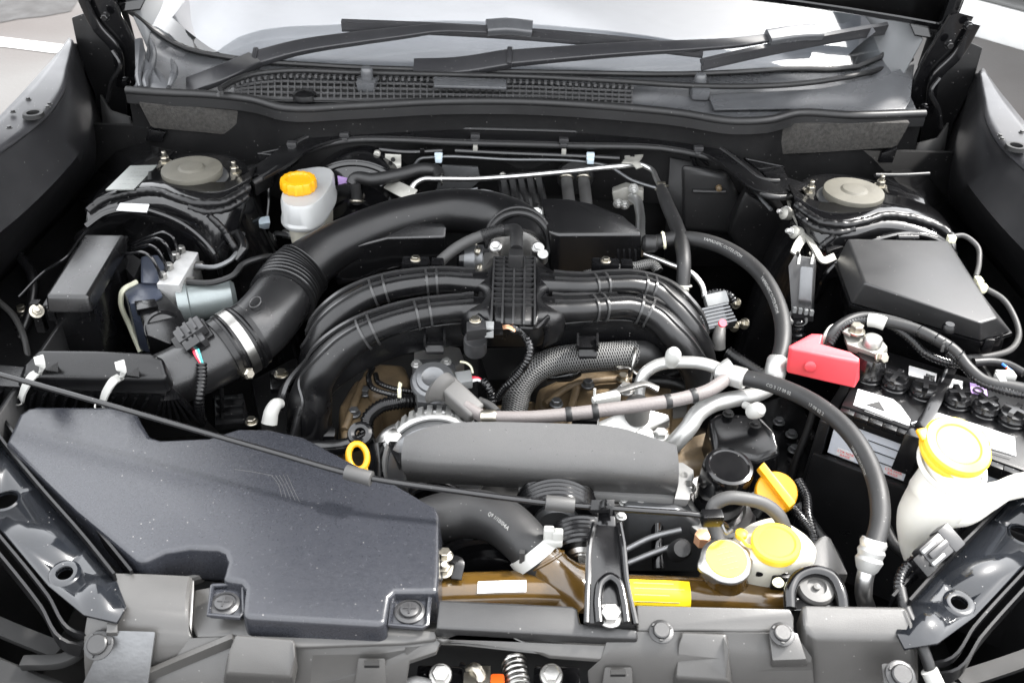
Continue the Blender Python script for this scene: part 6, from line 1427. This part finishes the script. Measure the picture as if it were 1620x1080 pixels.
# centre pad
A('centre_pad', prism(PL([(695, 948, .782), (905, 958, .782), (914, 962, .782), (918, 985, .778), (1008, 996, .776), (1008, 1010, .770), (960, 1008, .772), (690, 993, .776)]), PL([(695, 960, .765), (905, 970, .765), (914, 974, .765), (918, 997, .762), (1010, 1006, .76), (1010, 1022, .755), (958, 1020, .757), (688, 1008, .758)])), 'trim_pad', tr, bevel=.003, bseg=3)
face([(690, 1008, .763), (960, 1020, .760), (955, 1042, .752), (870, 1036, .754), (850, 1028, .757), (795, 1003, .765), (738, 1003, .765), (700, 1014, .762)])
# right part
face([(1006, 956, .783), (1250, 962, .78), (1256, 975, .778), (1256, 998, .77), (1008, 996, .772)], 'trim_grey')
face([(950, 1042, .752), (960, 1012, .764), (1006, 998, .770), (1258, 1000, .768), (1285, 1040, .758), (1290, 1100, .70), (935, 1100, .70), (930, 1060, .735)])
A('right_block', prism(PL([(1268, 955, .786), (1432, 958, .786), (1442, 985, .782), (1444, 1010, .772), (1284, 1008, .772), (1272, 990, .778)]), PL([(1258, 985, .755), (1440, 975, .76), (1452, 1010, .75), (1455, 1110, .69), (1295, 1110, .69), (1262, 1040, .74)])), 'trim_grey', tr, bevel=.006, bseg=3)
A('raised_panel', prism(PL([(1078, 998, .776), (1150, 1001, .776), (1152, 1025, .768), (1154, 1078, .735), (1068, 1072, .735), (1074, 1020, .768)]), PL([(1078, 1012, .755), (1152, 1014, .755), (1158, 1040, .745), (1160, 1095, .71), (1062, 1090, .71), (1070, 1036, .745)])), 'trim_grey', tr, bevel=.004, bseg=3)
A('panel_step', prism(PL([(1216, 1000, .775), (1262, 1000, .775), (1276, 1042, .762), (1222, 1044, .760)]), PL([(1216, 1010, .76), (1262, 1010, .76), (1278, 1054, .745), (1220, 1056, .745)])), 'trim_grey', tr, bevel=.002)
A('clip_plate', prism(PL([(172, 996, .765), (246, 998, .762), (232, 1095, .705), (128, 1085, .70), (150, 1040, .735)]), PL([(172, 1004, .755), (246, 1006, .752), (232, 1105, .695), (128, 1095, .69), (150, 1050, .725)])), 'grey_metal', tr, bevel=.002)
A('clip_plate', prism(PL([(1394, 1048, .765), (1440, 1048, .765), (1460, 1100, .735), (1400, 1100, .735)]), PL([(1394, 1056, .755), (1440, 1056, .755), (1460, 1108, .725), (1400, 1108, .725)])), 'trim_grey', tr, bevel=.002)
A('plate_tab', prism(PL([(170, 980, .77), (186, 978, .772), (186, 1000, .765), (168, 1000, .765)]), PL([(170, 986, .763), (186, 984, .765), (186, 1006, .758), (168, 1006, .758)])), 'trim_grey', tr, bevel=.001)
fn = Vector((0, -.45, .89))
for px, py, z in ((1046, 999, .774), (1237, 1003, .778)): clip(tr, P(px, py, z), .0105, axis=(0, -.25, .97))
clip(tr, P(157, 1020, .752), .0125, axis=(-.1, -.45, .88)); clip(tr, P(1424, 1068, .758), .0125, axis=(.05, -.4, .9))
for px, py, z in ((588, 1048, .745), (978, 1062, .742)):
    A('slot_boss', prism(PL([(px-22, py-8, z+.004), (px+22, py-8, z+.004), (px+24, py+40, z-.03), (px-28, py+40, z-.03)]), PL([(px-22, py+2, z-.01), (px+22, py+2, z-.01), (px+24, py+50, z-.045), (px-28, py+50, z-.045)])), 'trim_grey', tr, bevel=.002)
    A('slot', slab(PL([(px-12, py-4), (px+12, py-4), (px+12, py+4), (px-12, py+4)], z+.006), .004), 'deep', tr)

# bonnet latch in its opening
t = T('bonnet_latch', 'bonnet latch with coil spring, orange lever and two bolts in the cover opening', 'latch')
for x0, bx in ((660, 697), (845, 872)):
    A('latch_plate', prism(PL([(x0, 1050), (x0+72, 1052), (x0+76, 1110), (x0-4, 1110)], .70), PL([(x0, 1058), (x0+72, 1060), (x0+76, 1118), (x0-4, 1118)], .69)), 'paint', t, bevel=.004)
    bolt(t, P(bx, 1068, .702), .0095, .014, axis=(0, -.4, .9), m='steel')
sp_ = []
c1, c2 = P(812, 1045, .70), P(822, 1100, .70); dd = (c2-c1); ax_ = axes(dd)
for k in range(130):
    a = k/129*2*math.pi*7; sp_.append(c1+dd*(k/129)+ax_[0]*(.012*math.cos(a))+ax_[1]*(.012*math.sin(a)))
A('coil_spring', tube(sp_, .0024, n=8, res=1), 'steel', t)
A('lever', prism(PL([(776, 1064), (798, 1064), (800, 1100), (774, 1100)], .712), PL([(776, 1072), (798, 1072), (800, 1108), (774, 1108)], .70)), 'orange', t, bevel=.003)
A('pawl', merge(tube(PL([(742, 1060, .705), (752, 1056, .712), (760, 1066, .71), (756, 1090, .70)]), .006, n=10), box(P(765, 1080, .70), (.014, .03, .02)), box(P(745, 1085, .70), (.016, .02, .02))), 'zinc', t, bevel=.002)
A('latch_frame', tube(PL([(728, 1050, .705), (738, 1056, .705), (740, 1110, .69)]), .003, n=8), 'paint', t)
cg = T('condenser_core', 'dark finned condenser core behind the bonnet latch', 'condenser')
for k in range(14): A('fin_row', strip(PL([(640, 1018+k*5, .66-k*.006), (930, 1028+k*5, .66-k*.006)]), .004, .003, res=1), 'grey_metal', cg)
A('core', box((XC, .66, .55), (.5, .02, .2)), 'deep', cg)
hose('latch_cable', 'thick pale cable end entering the latch opening beside the left bolt', [(630, 1090, .70), (655, 1078, .705), (680, 1082, .70)], 9, 'grey_plastic', 'cable', n=12)

# ================================================================== small things in the gaps
hose('wiring_loom', 'black conduit curving down between the left wing and relay box', [(28, 400, .78), (52, 440, .76), (48, 490, .73), (30, 540, .70)], 8, 'black', 'wiring', n=10)
hose('wiring_loom', 'grey cable lying in the gap left of the air filter box', [(-10, 470, .74), (22, 500, .73), (40, 540, .71), (46, 575, .68)], 5, 'rubber_grey', 'wiring', n=8)
t = T('chassis_bracket', 'dark folded bracket with silver bolt beside the left wing foot', 'bracket')
A('bracket_plate', prism(PL([(6, 470), (40, 462), (60, 500), (24, 520)], .72), PL([(6, 480), (40, 472), (60, 510), (24, 530)], .70)), 'paint', t, bevel=.003); bolt(t, P(34, 490, .722), .007, .008, m='zinc')
t = T('gearbox_bracket', 'black ribbed bracket with silver screw below the intake pipe bend', 'bracket')
A('bracket_plate', prism(PL([(335, 625), (385, 622), (395, 668), (340, 672)], .70), PL([(335, 635), (385, 632), (395, 678), (340, 682)], .68)), 'black_gloss', t, bevel=.003)
for k in range(3): A('rib', strip(PL([(342, 634+k*13, .703), (384, 632+k*13, .703)]), .004, .008, res=1), 'black_gloss', t)
bolt(t, P(445, 593, .715), .008, .008, m='zinc'); bolt(t, P(398, 668, .70), .007, .008, m='zinc')
hose('vacuum_hose', 'thin black hose running down beside the left manifold foot', [(470, 590, .72), (448, 615, .715), (440, 640, .71), (420, 668, .70)], 5, 'rubber', n=10)
t = T('subframe_plate', 'black painted subframe plate with bolts in the gap beside the battery tray', 'subframe')
A('plate', prism(PL([(1180, 640), (1260, 620), (1300, 700), (1290, 800), (1230, 800)], .62), PL([(1180, 660), (1260, 640), (1300, 720), (1290, 820), (1230, 820)], .58)), 'paint', t, bevel=.008)
for px, py in ((1252, 688), (1256, 712), (1232, 668)): bolt(t, P(px, py, .625), .007, .008, m='grey_metal')
hose('earth_cable', 'black cable dropping behind the fat lettered hose beside the battery tray', [(1290, 640, .76), (1278, 680, .72), (1262, 720, .68), (1250, 760, .64)], 6, 'rubber', 'cable', n=10)
hose('drain_tube', 'dark tube slanting below the battery tray towards the radiator', [(1262, 800, .66), (1290, 840, .65), (1318, 880, .64), (1330, 910, .63)], 11, 'rubber', 'hose', n=12)
hose('drain_tube', 'thin black tube behind the white crimped hose fitting', [(1400, 830, .70), (1415, 860, .69), (1440, 880, .68), (1462, 900, .66)], 9, 'rubber', 'hose', n=12)
t = T('insulation_pad', 'dark stained insulation pad with pressed ridge on the right bulkhead', 'insulation')
A('pad', prism([PY(x_, y_, 1.575) for x_, y_ in ((1078, 262), (1150, 275), (1178, 330), (1160, 372), (1080, 366))], [PY(x_, y_, 1.60) for x_, y_ in ((1078, 258), (1150, 270), (1178, 322), (1160, 364), (1080, 358))]), 'rubber', t, bevel=.012, bseg=3)
A('ridge', tube([PY(1096, 302, 1.57), PY(1122, 303, 1.57), PY(1148, 303, 1.57)], .0035, n=8), 'rubber', t)
A('stud_cap', lathe([(.006, 0), (.005, .006), (.001, .008)], PY(1137, 297, 1.572), -Y, 14), 'block_brown', t)
t = T('bulkhead_loom', 'taped wiring loom and cable ties hanging under the harness rail', 'wiring')
for l in ([(1105, 245), (1118, 258), (1132, 268), (1138, 276)], [(1095, 248), (1100, 262), (1112, 272)], [(600, 236), (640, 240), (700, 238)], [(720, 238), (800, 242), (900, 246), (980, 250)]):
    A('loom', tube([PY(x_, y_, 1.615) for x_, y_ in l], .0045, n=8), 'black_gloss', t)
for px, py in ((752, 234), (892, 240), (668, 238), (1000, 250)): A('tie_head', box(PY(px, py, 1.61), (.008, .006, .010)), 'bracket' if px in (752, 892) else 'black', t, bevel=.001)
for px, py in ((597, 242), (850, 283), (795, 277)): A('push_stud', lathe([(.006, 0), (.006, .006), (.004, .008)], PY(px, py, 1.60), -Y, 12), 'bracket', t)
t = T('steering_joint', 'wrinkled dark foil and wire bundle under the bulkhead pipe bracket', 'wiring')
for k in range(6):
    x0 = 690+k*12; A('wire', tube([PY(x0, 300+k % 3*2, 1.56), PY(x0+14, 304-k % 2*3, 1.55), PY(x0+30, 298+k % 3*3, 1.55)], .0022, n=6), 'grey_metal' if k % 2 else 'black_gloss', t)

finish()
